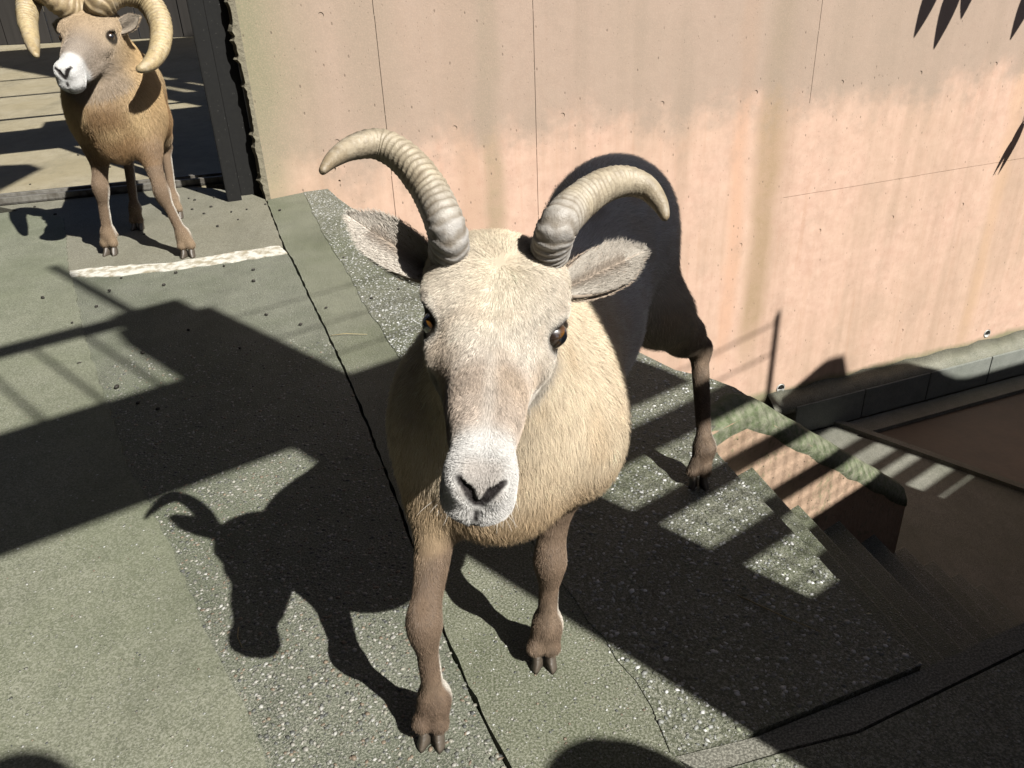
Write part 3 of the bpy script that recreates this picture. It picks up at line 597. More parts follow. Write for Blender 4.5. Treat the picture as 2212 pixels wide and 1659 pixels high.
for x, y in [(-2.396, 4.004), (-2.318, 4.092), (-2.146, 3.938), (-2.276, 4.906), (-1.812, 4.575), (-1.57, 4.261), (-1.615, 4.068), (-1.599, 4.008), (-1.565, 3.931), (-1.534, 3.899), (-1.523, 4.083), (-1.484, 3.919), (-1.403, 3.948), (-1.436, 4.114), (-1.277, 3.846), (-1.213, 3.877), (-1.211, 3.717), (-1.501, 3.787), (-1.278, 3.627), (-1.581, 3.562), (-1.272, 3.05), (-1.47, 3.02), (-1.101, 3.1), (-0.972, 3.043), (-1.142, 3.95), (-1.048, 3.837), (-1.565, 4.12), (-1.403, 3.838), (-1.448, 2.74), (-1.467, 2.592), (-1.68, 2.834), (-1.309, 2.282), (-1.138, 2.34), (-1.129, 2.116), (-1.047, 2.5), (-1.274, 2.922), (-1.456, 2.877), (-0.837, 2.342), (-0.963, 1.978), (-1.031, 2.016), (-0.94, 2.92), (-0.816, 2.597), (-0.621, 2.635), (-0.474, 2.699), (-0.388, 2.775), (-0.681, 2.502), (-0.64, 3.139), (-2.58, 4.58), (-2.62, 5.27), (-2.9, 6.1), (-2.75, 6.6), (-3.3, 6.9)]:
    dropping(x, y, 0.006 if x < -1.45 and y < 3 else (0.001 if y < 4.3 else -0.004))

# ---------------------------------------------------------------- loose and embedded stone chips of the exposed aggregate
def inside(P, poly):
    poly = np.array(poly); x, y = P[:, 0], P[:, 1]; r = np.zeros(len(P), bool); j = len(poly) - 1
    for i in range(len(poly)):
        a, b = poly[i], poly[j]; c = ((a[1] > y) != (b[1] > y)) & (x < (b[0] - a[0]) * (y - a[1]) / (b[1] - a[1] + 1e-12) + a[0]); r ^= c; j = i
    return r
kk_ = NT("stone_chip"); at_ = kk_.n("ShaderNodeAttribute"); at_.attribute_name = "tone"; mat_chip = kk_.fin(at_.outputs["Color"], 0.6, 0.35, 0.0, 0.375)
def chips(owner, poly, lo, hi, n, smin, smax, z, tones, pw=2.2, dens=None):
    P = np.stack([rng.uniform(lo[0], hi[0], n), rng.uniform(lo[1], hi[1], n)], 1); P = P[inside(P, poly)]
    if dens is not None: P = P[rng.random(len(P)) < dens(P)]
    n = len(P); sz = smin + (smax - smin) * rng.random(n) ** pw; base = np.array([(1, 0, .15), (.3, .95, .1), (-.8, .6, .15), (-.75, -.6, .1), (.35, -.95, .15), (0.1, 0.05, 1), (0, 0, -1)])
    tri = np.array([(0, 1, 5), (1, 2, 5), (2, 3, 5), (3, 4, 5), (4, 0, 5), (1, 0, 6), (2, 1, 6), (3, 2, 6), (4, 3, 6), (0, 4, 6)])
    V = base[None] * (1 + rng.uniform(-.28, .28, (n, 7, 3))) * sz[:, None, None] * np.stack([np.ones(n), rng.uniform(.5, .95, n), rng.uniform(.16, .34, n)], 1)[:, None]
    a = rng.uniform(0, 6.28, n); ca, sa = np.cos(a)[:, None], np.sin(a)[:, None]; X = V[..., 0] * ca - V[..., 1] * sa; Y = V[..., 0] * sa + V[..., 1] * ca
    V = np.stack([X + P[:, :1], Y + P[:, 1:2], V[..., 2] + z], -1).reshape(-1, 3); F = (tri[None] + 7 * np.arange(n)[:, None, None]).reshape(-1, 3)
    me = bpy.data.meshes.new("stone_chips"); me.vertices.add(len(V)); me.vertices.foreach_set("co", V.astype(np.float32).ravel()); me.loops.add(F.size); me.loops.foreach_set("vertex_index", F.astype(np.int32).ravel()); me.polygons.add(len(F)); me.polygons.foreach_set("loop_start", np.arange(0, F.size, 3, dtype=np.int32)); me.update(calc_edges=True)
    t = np.array(tones)[rng.integers(0, len(tones), n)] * rng.uniform(.75, 1.2, n)[:, None]; c4 = np.ones((n, 7, 4), np.float32); c4[..., :3] = t[:, None]; ca_ = me.color_attributes.new("tone", 'FLOAT_COLOR', 'POINT'); ca_.data.foreach_set("color", c4.ravel())
    tag(link("stone_chips", me, mat_chip, bpy.data.objects[owner]), kind='stuff')
WT = [(0.55, 0.56, 0.54), (0.42, 0.43, 0.41), (0.30, 0.31, 0.29), (0.16, 0.17, 0.16), (0.70, 0.70, 0.69), (0.26, 0.28, 0.20)]
PB = [(0.22, 0.22, 0.19), (0.13, 0.135, 0.12), (0.30, 0.29, 0.24), (0.09, 0.095, 0.09), (0.36, 0.35, 0.31), (0.22, 0.17, 0.12), (0.40, 0.40, 0.37)]
chips("pavement_apron", apron_poly, (-0.5, 0.75), (0.75, 2.6), 34000, 0.0014, 0.0078, 0.0014, WT, 2.0, lambda P: np.clip(1.15 - 0.35 * (P[:, 1] - 0.8), 0.3, 1))
chips("pavement_apron", apron_poly, (-1.05, 2.2), (0.2, 4.25), 22000, 0.0022, 0.0062, 0.0018, WT[:3] + WT[4:5], 2.0)  # far aggregate in pale tones only, standing in for sun glare there
mid_poly = off(mid_top, -0.004) + off(mid_l, 0.004)[::-1]
chips("pavement_pebble", mid_poly, (-1.2, 0.6), (0.1, 2.4), 62000, 0.0016, 0.0072, -0.0006, PB, 2.0, lambda P: np.clip(1.3 - 0.55 * (P[:, 1] - 0.7), 0.08, 1))
chips("pavement_washed", [(-2.4, 0.5), (-0.3, 0.5), (-0.45, 0.9), (-0.75, 1.38), (-1.15, 2.03), (-2.4, 2.4)], (-2.4, 0.5), (-0.3, 2.4), 12000, 0.0010, 0.0040, 0.0058, PB + WT[:3], 3.0)
sp_ = off(jb, 0.01)[::-1] + apj
chips("pavement_strip", sp_, (-0.6, 0.75), (0.25, 2.2), 16000, 0.0010, 0.0038, -0.0002, PB + PB + WT[:2], 2.4)
# dry grass stalks lying on the paving
k = NT("dry_straw"); mat_straw = k.fin(k.mix(k.noise(80, 2), (0.34, 0.27, 0.13), (0.48, 0.40, 0.22)), 0.7, 0.3)
for pts, lab in ((((0.40, 1.165, .004), (0.47, 1.10, .006), (0.52, 1.065, .004)), "thin dry grass stalk lying on the shaded apron"), (((-0.565, 2.40, .006), (-0.52, 2.405, .008), (-0.45, 2.40, .004)), "short bent straw lying across the pavement joint"), (((-0.52, 1.14, .004), (-0.515, 1.115, .005), (-0.50, 1.09, .004)), "tiny straw bit lying beside the ewe's muzzle shadow")):
    bm = bmesh.new(); tube(bm, pts, [0.0011, 0.0012, 0.0006], 5); tag(bm_obj("straw", bm, mat_straw, None, True), lab, "straw")
# ================================================================ ANIMALS
# A body is one continuous skin grown as the zero surface of smoothly blended rounded cones and ellipsoids.
class Body:
    def __init__(self, h):
        self.h = h; self.pr = []
    def cone(self, a, b, ra, rb, k=0.03, col=(0.3, 0.2, 0.1), hd=(0, 0, -1), hl=0.012, sub=False):
        self.pr.append(dict(t='c', a=np.array(a, float), b=np.array(b, float), ra=ra, rb=rb, k=k, col=col, hd=hd, hl=hl, sub=sub)); return self
    def ell(self, c, r, axes=None, k=0.03, col=(0.3, 0.2, 0.1), hd=(0, 0, -1), hl=0.012, sub=False):
        A = np.eye(3) if axes is None else np.array([np.array(v, float) for v in axes])
        self.pr.append(dict(t='e', c=np.array(c, float), r=np.array(r, float), A=A, k=k, col=col, hd=hd, hl=hl, sub=sub)); return self
    @staticmethod
    def dist(p, P):
        if p['t'] == 'c':
            ab = p['b'] - p['a']; L2 = ab @ ab; t = np.clip(((P - p['a']) @ ab) / L2, 0, 1)
            t3 = t * t * (3 - 2 * t) * 0.5 + t * 0.5
            return np.linalg.norm(P - p['a'] - t[..., None] * ab, axis=-1) - (p['ra'] + (p['rb'] - p['ra']) * t3)
        q = (P - p['c']) @ p['A'].T; k0 = np.linalg.norm(q / p['r'], axis=-1); k1 = np.linalg.norm(q / (p['r'] ** 2), axis=-1)
        return np.where(k1 > 1e-6, k0 * (k0 - 1) / np.maximum(k1, 1e-6), -p['r'].min())
    def bounds(self, p):
        if p['t'] == 'c': r = max(p['ra'], p['rb']); return np.minimum(p['a'], p['b']) - r, np.maximum(p['a'], p['b']) + r
        r = p['r'].max(); return p['c'] - r, p['c'] + r
    def grow(self):
        h = self.h; B = [self.bounds(p) for p in self.pr if not p['sub']]
        lo = np.min([b[0] for b in B], 0) - 4 * h; hi = np.max([b[1] for b in B], 0) + 4 * h
        n = np.ceil((hi - lo) / h).astype(int) + 1; F_ = np.full(n, 0.2, np.float32)
        for p in self.pr:
            bl, bh = self.bounds(p); mg = p['k'] * 1.3 + 3 * h
            i0 = np.clip(np.floor((bl - mg - lo) / h).astype(int), 0, n - 1); i1 = np.clip(np.ceil((bh + mg - lo) / h).astype(int) + 1, 1, n)
            ax = [lo[d] + h * np.arange(i0[d], i1[d]) for d in range(3)]
            P = np.stack(np.meshgrid(*ax, indexing='ij'), -1); d = self.dist(p, P).astype(np.float32)
            sl = tuple(slice(i0[q], i1[q]) for q in range(3)); f = F_[sl]; k = p['k']
            if p['sub']:
                hh = np.maximum(k - np.abs(-f - d), 0) / k; F_[sl] = np.maximum(f, -d) + hh * hh * k * 0.25
            else:
                hh = np.maximum(k - np.abs(f - d), 0) / k; F_[sl] = np.minimum(f, d) - hh * hh * k * 0.25
        self.F, self.lo = F_, lo
        # naive surface nets
        neg = F_ < 0; n1 = n - 1
        cs = np.zeros(n1, np.int8)
        for dx in (0, 1):
            for dy in (0, 1):
                for dz in (0, 1): cs += neg[dx:dx + n1[0], dy:dy + n1[1], dz:dz + n1[2]]
        act = (cs > 0) & (cs < 8); idx = np.full(n1, -1, np.int64); ids = np.argwhere(act); idx[act] = np.arange(len(ids))
        acc = np.zeros((len(ids), 3)); cnt = np.zeros(len(ids))
        cor = [np.array(c) for c in ((0,0,0),(1,0,0),(0,1,0),(1,1,0),(0,0,1),(1,0,1),(0,1,1),(1,1,1))]
        for a, b in ((0,1),(2,3),(4,5),(6,7),(0,2),(1,3),(4,6),(5,7),(0,4),(1,5),(2,6),(3,7)):
            va = F_[tuple((ids + cor[a]).T)]; vb = F_[tuple((ids + cor[b]).T)]; m = (va < 0) != (vb < 0)
            t = va[m] / (va[m] - vb[m]); acc[m] += cor[a] + t[:, None] * (cor[b] - cor[a]); cnt[m] += 1
        V = lo + h * (ids + acc / cnt[:, None]); Q = []
        for d in range(3):
            e = [0, 0, 0]; e[d] = 1; sl0 = [slice(1, -1)] * 3; sl1 = [slice(1, -1)] * 3
            sl0[d] = slice(0, -1); sl1[d] = slice(1, None)
            a = neg[tuple(sl0)]; b = neg[tuple(sl1)]; o = [1, 1, 1]; o[d] = 0
            for flip, mask in ((False, a & ~b), (True, ~a & b)):
                g = np.argwhere(mask) + np.array(o); u_, v_ = (d + 1) % 3, (d + 2) % 3
                eu = np.zeros(3, int); eu[u_] = 1; ev = np.zeros(3, int); ev[v_] = 1
                q = np.stack([idx[tuple((g - eu - ev).T)], idx[tuple((g - ev).T)], idx[tuple(g.T)], idx[tuple((g - eu).T)]], 1)
                Q.append(q[:, ::-1] if flip else q)
        Q = np.concatenate(Q); Q = Q[(Q >= 0).all(1)]
        # light Laplacian smoothing
        E_ = np.concatenate([Q[:, [i, (i + 1) % 4]] for i in range(4)]); E_ = np.concatenate([E_, E_[:, ::-1]])
        deg = np.bincount(E_[:, 0], minlength=len(V)).astype(float); deg[deg == 0] = 1
        for lam in (0.5, -0.52, 0.5, -0.52):
            s = np.stack([np.bincount(E_[:, 0], V[E_[:, 1], c], len(V)) for c in range(3)], 1) / deg[:, None]; V = V + lam * (s - V)
        self.V, self.Q = V, Q
        # vertex normals
        fn_ = np.cross(V[Q[:, 2]] - V[Q[:, 0]], V[Q[:, 3]] - V[Q[:, 1]]); N = np.zeros_like(V)
        for i in range(4):
            for c in range(3): N[:, c] += np.bincount(Q[:, i], fn_[:, c], len(V))
        self.N = N / np.maximum(np.linalg.norm(N, axis=1), 1e-9)[:, None]; self.A = np.linalg.norm(fn_, axis=1) * 0.5
        return self
    def blend(self, P, sharp=0.012):
        """colour, hair direction and hair length mixed from the nearest shapes"""
        W = np.zeros(len(P)); Cc = np.zeros((len(P), 3)); D = np.zeros((len(P), 3)); Ln = np.zeros(len(P))
        for p in self.pr:
            if p['sub']: continue
            w_ = np.exp(-np.clip(self.dist(p, P) + 0.004, -0.02, 1) / sharp); W += w_; Cc += w_[:, None] * np.array(p['col']); D += w_[:, None] * np.array(p['hd'], float); Ln += w_ * p['hl']
        W = np.maximum(W, 1e-12); return Cc / W[:, None], D / W[:, None], Ln / W
    def sample(self, n, wt=None):
        Q, V = self.Q, self.V; a = self.A.copy()
        if wt is not None: a *= wt(V[Q].mean(1))
        c = np.cumsum(a); f = np.searchsorted(c, rng.random(n) * c[-1]); f = np.minimum(f, len(Q) - 1)
        u, v = rng.random(n), rng.random(n); q = Q[f]
        w4 = np.stack([(1 - u) * (1 - v), u * (1 - v), u * v, (1 - u) * v], 1)
        P = (V[q] * w4[..., None]).sum(1); N = (self.N[q] * w4[..., None]).sum(1); return P, N / np.linalg.norm(N, axis=1)[:, None]

def vnoise(P, sc, seed=0):
    """cheap smooth 3-D value noise in -1..1"""
    r = np.random.default_rng(seed); T = r.random((32, 32, 32)) * 2 - 1; X = P * sc + 100.0; i = np.floor(X).astype(int); f = X - i; f = f * f * (3 - 2 * f); out = 0
    for dx in (0, 1):
        for dy in (0, 1):
            for dz in (0, 1):
                w_ = (f[:, 0] if dx else 1 - f[:, 0]) * (f[:, 1] if dy else 1 - f[:, 1]) * (f[:, 2] if dz else 1 - f[:, 2])
                out = out + w_ * T[(i[:, 0] + dx) % 32, (i[:, 1] + dy) % 32, (i[:, 2] + dz) % 32]
    return out

def attr_mat(name, attr, rough=0.7, spec=0.25, gain=1.0, hair=False):
    k = NT(name); a = k.n("ShaderNodeAttribute"); a.attribute_name = attr; c = a.outputs["Color"]
    if gain != 1.0: c = k.mix(1.0, c, (gain, gain, gain), 'MULTIPLY')
    return k.fin(c, rough, spec)

def skin_mesh(name, V, Q, col, mat, parent):
    me = bpy.data.meshes.new(name); me.vertices.add(len(V)); me.vertices.foreach_set("co", V.astype(np.float32).ravel())
    me.loops.add(len(Q) * 4); me.loops.foreach_set("vertex_index", Q.astype(np.int32).ravel()); me.polygons.add(len(Q)); me.polygons.foreach_set("loop_start", np.arange(0, len(Q) * 4, 4, dtype=np.int32))
    me.update(calc_edges=True); me.validate()
    at = me.color_attributes.new("coat", 'FLOAT_COLOR', 'POINT'); c4 = np.ones((len(V), 4), np.float32); c4[:, :3] = col; at.data.foreach_set("color", c4.ravel())
    return link(name, me, mat, parent, True)

def fur(name, P, N, D, L, col, mat, parent, rad=0.00022, lift=0.35, curl=0.25, npt=5, jitter=0.25):
    n = len(P); T = D - N * (D * N).sum(1)[:, None]; T /= np.maximum(np.linalg.norm(T, axis=1), 1e-6)[:, None]
    T = T + rng.normal(0, jitter, (n, 3)); T -= N * (T * N).sum(1)[:, None]; T /= np.maximum(np.linalg.norm(T, axis=1), 1e-6)[:, None]
    lf = lift * (0.6 + 0.8 * rng.random(n)); pts = np.zeros((n, npt, 3), np.float32)
    for i in range(npt):
        s = i / (npt - 1)
        pts[:, i] = P - N * np.minimum(0.0012, 0.12 * L)[:, None] + (N * (lf * (s - curl * s * s))[:, None] + T * s * 1.0 * np.sqrt(np.maximum(1 - (lf * 0.7) ** 2, 0.2))[:, None]) * L[:, None]
    cv = bpy.data.hair_curves.new(name); cv.add_curves([npt] * n)
    cv.attributes["position"].data.foreach_set("vector", pts.ravel())
    ra = cv.attributes.new("radius", 'FLOAT', 'POINT'); rr_ = (np.ones((n, 1)) * np.linspace(1, 0.25, npt)[None]) * (rad if np.isscalar(rad) else rad[:, None]); ra.data.foreach_set("value", rr_.astype(np.float32).ravel())
    ca = cv.attributes.new("coat", 'FLOAT_COLOR', 'CURVE'); c4 = np.ones((n, 4), np.float32); c4[:, :3] = np.clip(col, 0, 1); ca.data.foreach_set("color", c4.ravel())
    cv.materials.append(mat); o = bpy.data.objects.new(name, cv); C.objects.link(o); put(o, parent); o["kind"] = "stuff"
    return o

def horn(name, path, rads, flat, ridges, mat, parent, seg=28, sub=14, amp=0.06, ref=Vector((0, 0, 1)), tipc=0.02, phase=0.0, ridge_end=0.72):
    """swept horn: path control points, radii along it, ridged like growth rings"""
    path = [np.array(p, float) for p in path]; n = len(path); out = []; rad = []
    for i in range(n - 1):
        p0, p1, p2, p3 = path[max(i - 1, 0)], path[i], path[i + 1], path[min(i + 2, n - 1)]
        for j in range(sub):
            t = j / sub; out.append(0.5 * ((2 * p1) + (-p0 + p2) * t + (2 * p0 - 5 * p1 + 4 * p2 - p3) * t * t + (-p0 + 3 * p1 - 3 * p2 + p3) * t ** 3)); rad.append(rads[i] + (rads[i + 1] - rads[i]) * t)
    out.append(path[-1]); rad.append(rads[-1]); m = len(out)
    bm = bmesh.new(); u = None; rings = []; cl = bm.loops
    vl = bm.verts.layers.float.new("along"); gl = bm.verts.layers.float.new("groove")
    L = np.cumsum([0] + [np.linalg.norm(out[i + 1] - out[i]) for i in range(m - 1)]); L /= L[-1]
    rj = random.Random(ridges); jit = [rj.uniform(-0.3, 0.3) for _ in range(200)]
    for i in range(m):
        t = Vector(out[min(i + 1, m - 1)] - out[max(i - 1, 0)]).normalized()
        if u is None: u = (ref - t * ref.dot(t)).normalized()
        u = (u - t * u.dot(t)).normalized(); v = t.cross(u); rg = []
        for q in range(seg):
            a = 2 * math.pi * q / seg; ph = L[i] * ridges + 0.22 * math.sin(a * 2 + 1 + L[i] * 9) + 0.09 * math.sin(a * 5 + L[i] * 31); kk = math.floor(ph); fr = float(ph - kk)
            saw = (fr / 0.72) ** 1.3 if fr < 0.72 else max(0.0, 1 - ((fr - 0.72) / 0.28) ** 0.8)
            fade = max(0.0, 1 - (L[i] / ridge_end) ** 4)
            rdg = saw * (1 + jit[kk % 200]) * amp * fade
            face = 0.72 + 0.28 * max(0, math.cos(a - phase)) ** 0.5
            r_ = rad[i] * (1 + rdg * face + 0.02 * math.sin(3 * a + 4))
            ve = bm.verts.new(Vector(out[i]) + u * (math.cos(a) * r_) + v * (math.sin(a) * r_ * flat)); ve[vl] = L[i]; ve[gl] = (1 - saw) * fade; rg.append(ve)
        rings.append(rg)
    for a, b in zip(rings, rings[1:]):
        for q in range(seg): bm.faces.new((a[q], a[(q + 1) % seg], b[(q + 1) % seg], b[q]))
    bm.faces.new(rings[0][::-1])
    tip = bm.verts.new(Vector(out[-1]) + Vector(out[-1] - out[-2]).normalized() * rads[-1] * 0.7); tip[vl] = 1.0
    for q in range(seg): bm.faces.new((rings[-1][q], rings[-1][(q + 1) % seg], tip))
    bmesh.ops.recalc_face_normals(bm, faces=bm.faces)
    return bm_obj(name, bm, mat, parent, True)

def horn_mat(name, base, mid, tip, dark):
    k = NT(name); a = k.n("ShaderNodeAttribute"); a.attribute_name = "along"; f = a.outputs["Fac"]
    n1 = k.noise(70, 4, 0.7); n2 = k.noise(300, 2, 0.6); g = k.noise(26, 4, 0.7)
    c = k.ramp(f, [(0.0, base), (0.14, base), (0.35, mid), (0.75, mid), (1.0, tip)])
    c = k.mix(k.math('MULTIPLY', k.ramp(n1, [(0.42, 0.0), (0.65, 1.0)]), 0.55), c, dark)
    c = k.mix(k.math('MULTIPLY', k.ramp(g, [(0.5, 0.0), (0.68, 1.0)]), 0.35), c, (0.52, 0.48, 0.40))
    gr = k.n("ShaderNodeAttribute"); gr.attribute_name = "groove"
    c = k.mix(k.math('MULTIPLY', k.ramp(gr.outputs["Fac"], [(0.55, 0.0), (0.95, 1.0)]), 0.6), c, dark)
    k.bump(k.math('ADD', n1, k.math('MULTIPLY', n2, 0.4)), 0.5, 0.003); return k.fin(c, 0.6, 0.35)
# ---------------------------------------------------------------- shared head builder
class Head:
    def __init__(self, poll, nose, lateral, scale=1.0):
        self.p = np.array(poll, float); v = np.array(nose, float) - self.p; self.len = np.linalg.norm(v); self.s = self.len / 0.304
        self.el = v / self.len; lx = np.array(lateral, float); lx = lx - self.el * (lx @ self.el); self.ex = lx / np.linalg.norm(lx)
        self.en = np.cross(self.el, self.ex)
        if self.en[2] < 0: self.en = -self.en
    def __call__(self, x, l, n): return self.p + self.s * (self.ex * x + self.el * l + self.en * n)
    def loc(self, P):
        d = (np.asarray(P) - self.p) / self.s; return np.stack([d @ self.ex, d @ self.el, d @ self.en], -1)
    def axes(self): return [self.ex, self.el, self.en]

EL, EX, EN = 0.096, 0.0635, -0.047        # eye centre in head units
def head_shapes(B, H, c_face, c_crown, c_muz, c_cheek, wide=1.0):
    s = H.s; A = H.axes(); R3 = lambda r: np.array(r) * s
    up = -H.el; E = lambda c, r, **kw: B.ell(H(*c), R3(r), A, **kw)
    K = lambda a, b, ra, rb, **kw: B.cone(H(*a), H(*b), ra * s, rb * s, **kw)
    E((0, 0.036, -0.062), (0.073 * wide, 0.072, 0.062), k=0.03 * s, col=c_crown, hl=0.014 * s, hd=up)
    E((0, 0.088, -0.056), (0.058 * wide, 0.075, 0.054), k=0.03 * s, col=c_face, hl=0.008 * s, hd=H.el)
    for q in (-1, 1):
        E((q * 0.044 * wide, 0.048, -0.036), (0.034, 0.050, 0.030), k=0.03 * s, col=c_face, hl=0.008 * s, hd=H.el)
        E((q * 0.0655 * wide, 0.078, -0.033), (0.0125, 0.022, 0.013), k=0.014 * s, col=c_face, hl=0.004 * s, hd=H.el)      # brow over the eye
        E((q * 0.056 * wide, 0.113, -0.064), (0.014, 0.030, 0.013), k=0.020 * s, col=c_cheek, hl=0.005 * s, hd=H.el)     # cheek bone
        K((q * 0.040 * wide, 0.090, -0.070), (q * 0.010, 0.195, -0.052), 0.021, 0.019, k=0.03 * s, col=c_face, hl=0.008 * s, hd=H.el)
        K((q * 0.029, 0.075, -0.115), (q * 0.011, 0.215, -0.080), 0.037, 0.019, k=0.03 * s, col=c_cheek, hl=0.010 * s, hd=up)   # jaw
        E((q * 0.0145, 0.285, -0.030), (0.0175, 0.024, 0.023), k=0.016 * s, col=c_muz, hl=0.004 * s, hd=H.el)              # nostril wing
        E((q * 0.0140, 0.289, -0.059), (0.0220, 0.025, 0.021), k=0.016 * s, col=c_muz, hl=0.004 * s, hd=H.el)              # upper lip
    E((0, 0.291, -0.066), (0.017, 0.023, 0.021), k=0.014 * s, col=c_muz, hl=0.004 * s, hd=H.el)
    K((0, 0.090, -0.050), (0, 0.200, -0.037), 0.045, 0.0330, k=0.025 * s, col=c_face, hl=0.008 * s, hd=H.el)
    K((0, 0.190, -0.038), (0, 0.268, -0.034), 0.0330, 0.0300, k=0.02 * s, col=c_muz, hl=0.006 * s, hd=H.el)
    K((0, 0.185, -0.078), (0, 0.268, -0.070), 0.024, 0.020, k=0.03 * s, col=c_cheek, hl=0.008 * s, hd=up)
    E((0, 0.273, -0.081), (0.022, 0.022, 0.015), k=0.014 * s, col=c_muz, hl=0.006 * s, hd=up)                              # lower lip and chin
    for q in (-1, 1):
        E((q * 0.0800 * wide, EL + 0.001, -0.044), (0.0170, 0.0165, 0.0140), k=0.003 * s, sub=True)                                     # eye socket
        K((q * 0.0020, 0.3085, -0.033), (q * 0.0105, 0.3030, -0.0175), 0.0022, 0.0036, k=0.004 * s, sub=True)                   # nostril
        K((q * 0.0105, 0.3025, -0.0165), (q * 0.0205, 0.2935, -0.0120), 0.0034, 0.0020, k=0.004 * s, sub=True)
        K((q * 0.001, 0.309, -0.0790), (q * 0.033, 0.270, -0.0745), 0.0022, 0.0024, k=0.004 * s, sub=True)                     # mouth
    K((0, 0.3135, -0.042), (0, 0.3135, -0.070), 0.0009, 0.0009, k=0.003 * s, sub=True)                                         # philtrum

def eye_mat(name, iris_in, iris_out):
    k = NT(name); x, y, z = k.sep()
    rr_ = k.math('SQRT', k.math('ADD', k.math('MULTIPLY', x, x), k.math('MULTIPLY', y, y)))
    fib = k.noise(900, 2, 0.6)
    c = k.ramp(k.math('ADD', rr_, k.math('MULTIPLY', fib, 0.0012)), [(0.0025, iris_in), (0.0075, iris_out), (0.0108, (0.06, 0.03, 0.012)), (0.0122, (0.02, 0.012, 0.008))])
    pu = k.math('MAXIMUM', k.math('DIVIDE', k.math('ABSOLUTE', x), 0.0105), k.math('DIVIDE', k.math('ABSOLUTE', y), 0.0058))
    c = k.mix(k.ramp(pu, [(0.86, 1.0), (1.0, 0.0)]), c, (0.006, 0.008, 0.012))
    k.fin(c, 0.25, 0.5); k.setv(k.b, "Coat Weight", 1.0); k.setv(k.b, "Coat Roughness", 0.03); return k.m

def eyeball(H, q, mat, parent, r=0.0172, wide=1.0, sink=0.0):
    c = Vector(H(q * (EX * wide - sink), EL, EN - sink * 1.6)); r *= H.s
    out = Vector(H.ex * q + H.en * 0.45 + H.el * 0.30).normalized(); horiz = Vector(H.el).cross(out).normalized()    # the slot pupil lies level, along the head
    lon = out.cross(horiz).normalized()
    bm = bmesh.new(); bmesh.ops.create_uvsphere(bm, u_segments=32, v_segments=20, radius=r)
    for v in bm.verts:                                                  # corneal bulge
        if v.co.z > r * 0.72: v.co.z += (v.co.z - r * 0.72) * 0.35
    me = bpy.data.meshes.new("eye"); bm.to_mesh(me); bm.free(); me.materials.append(mat); me.shade_smooth()
    o = bpy.data.objects.new("eye", me); C.objects.link(o); o.parent = parent
    m = Matrix((lon, out.cross(lon), out)).transposed().to_4x4(); m.translation = c
    o.matrix_parent_inverse = parent_world(parent).inverted(); o.matrix_basis = m
    return o

def ear(H, base, tip, face, width, mat, parent, bend=0.25, cup=0.55, nu=14, nv=11):
    """cupped leaf-shaped ear; face = direction the hollow looks to. Returns points/normals for fur."""
    base, tip = np.array(base, float), np.array(tip, float); ax = tip - base; L = np.linalg.norm(ax); ax /= L
    f = np.array(face, float); f -= ax * (f @ ax); f /= np.linalg.norm(f); sd = np.cross(ax, f)
    G = np.zeros((nu, nv, 3))
    for i in range(nu):
        u = i / (nu - 1); wv = width * (0.30 + 0.70 * math.sin(math.pi * min(1.0, 0.10 + u * 0.80)) ** 0.8) * (1 - 0.85 * max(0, (u - 0.65) / 0.35) ** 2.2)
        for j in range(nv):
            v = -1 + 2 * j / (nv - 1); cd = cup * width * (1 - 0.92 * u) * (1 - abs(v) ** 2.0)
            G[i, j] = base + ax * L * u + sd * v * wv - f * cd + f * (bend * width * (u - 0.5) ** 2 * -1)
    bm = bmesh.new(); fr = [[bm.verts.new(G[i, j]) for j in range(nv)] for i in range(nu)]
    for i in range(nu - 1):
        for j in range(nv - 1): bm.faces.new((fr[i][j], fr[i + 1][j], fr[i + 1][j + 1], fr[i][j + 1]))
    bmesh.ops.recalc_face_normals(bm, faces=bm.faces)
    ret = bmesh.ops.solidify(bm, geom=list(bm.faces), thickness=0.004)
    o = bm_obj("ear", bm, mat, parent, True)
    return o, G, ax, f, sd

def ear_fur(G, ax, f, n, inside):
    nu, nv = G.shape[:2]; u = rng.random(n) * (nu - 1.001); v = rng.random(n) * (nv - 1.001); i, j = u.astype(int), v.astype(int); fu, fv = (u - i)[:, None], (v - j)[:, None]
    P = G[i, j] * (1 - fu) * (1 - fv) + G[i + 1, j] * fu * (1 - fv) + G[i, j + 1] * (1 - fu) * fv + G[i + 1, j + 1] * fu * fv
    du = G[i + 1, j] - G[i, j]; dv = G[i, j + 1] - G[i, j]; N = np.cross(du, dv); N /= np.maximum(np.linalg.norm(N, axis=1), 1e-9)[:, None]
    sg = np.sign(N @ f)[:, None]; N = N * sg * (1 if inside else -1)
    P = P + N * 0.0045
    return P, N, u / (nu - 1), v / (nv - 1) * 2 - 1

mat_coat = attr_mat("coat_skin", "coat", 0.85, 0.1, 0.62)  # skin darkened to stand in for shade between the hairs
mat_fur = attr_mat("coat_fur", "coat", 0.55, 0.35, 1.0)
k = NT("hoof_horn"); hn = k.noise(60, 3, 0.6, k.map((1, 1, 4))); mat_hoof = k.fin(k.mix(hn, (0.05, 0.04, 0.03), (0.115, 0.092, 0.068)), 0.5, 0.4); k.bump(hn, 0.3, 0.003)

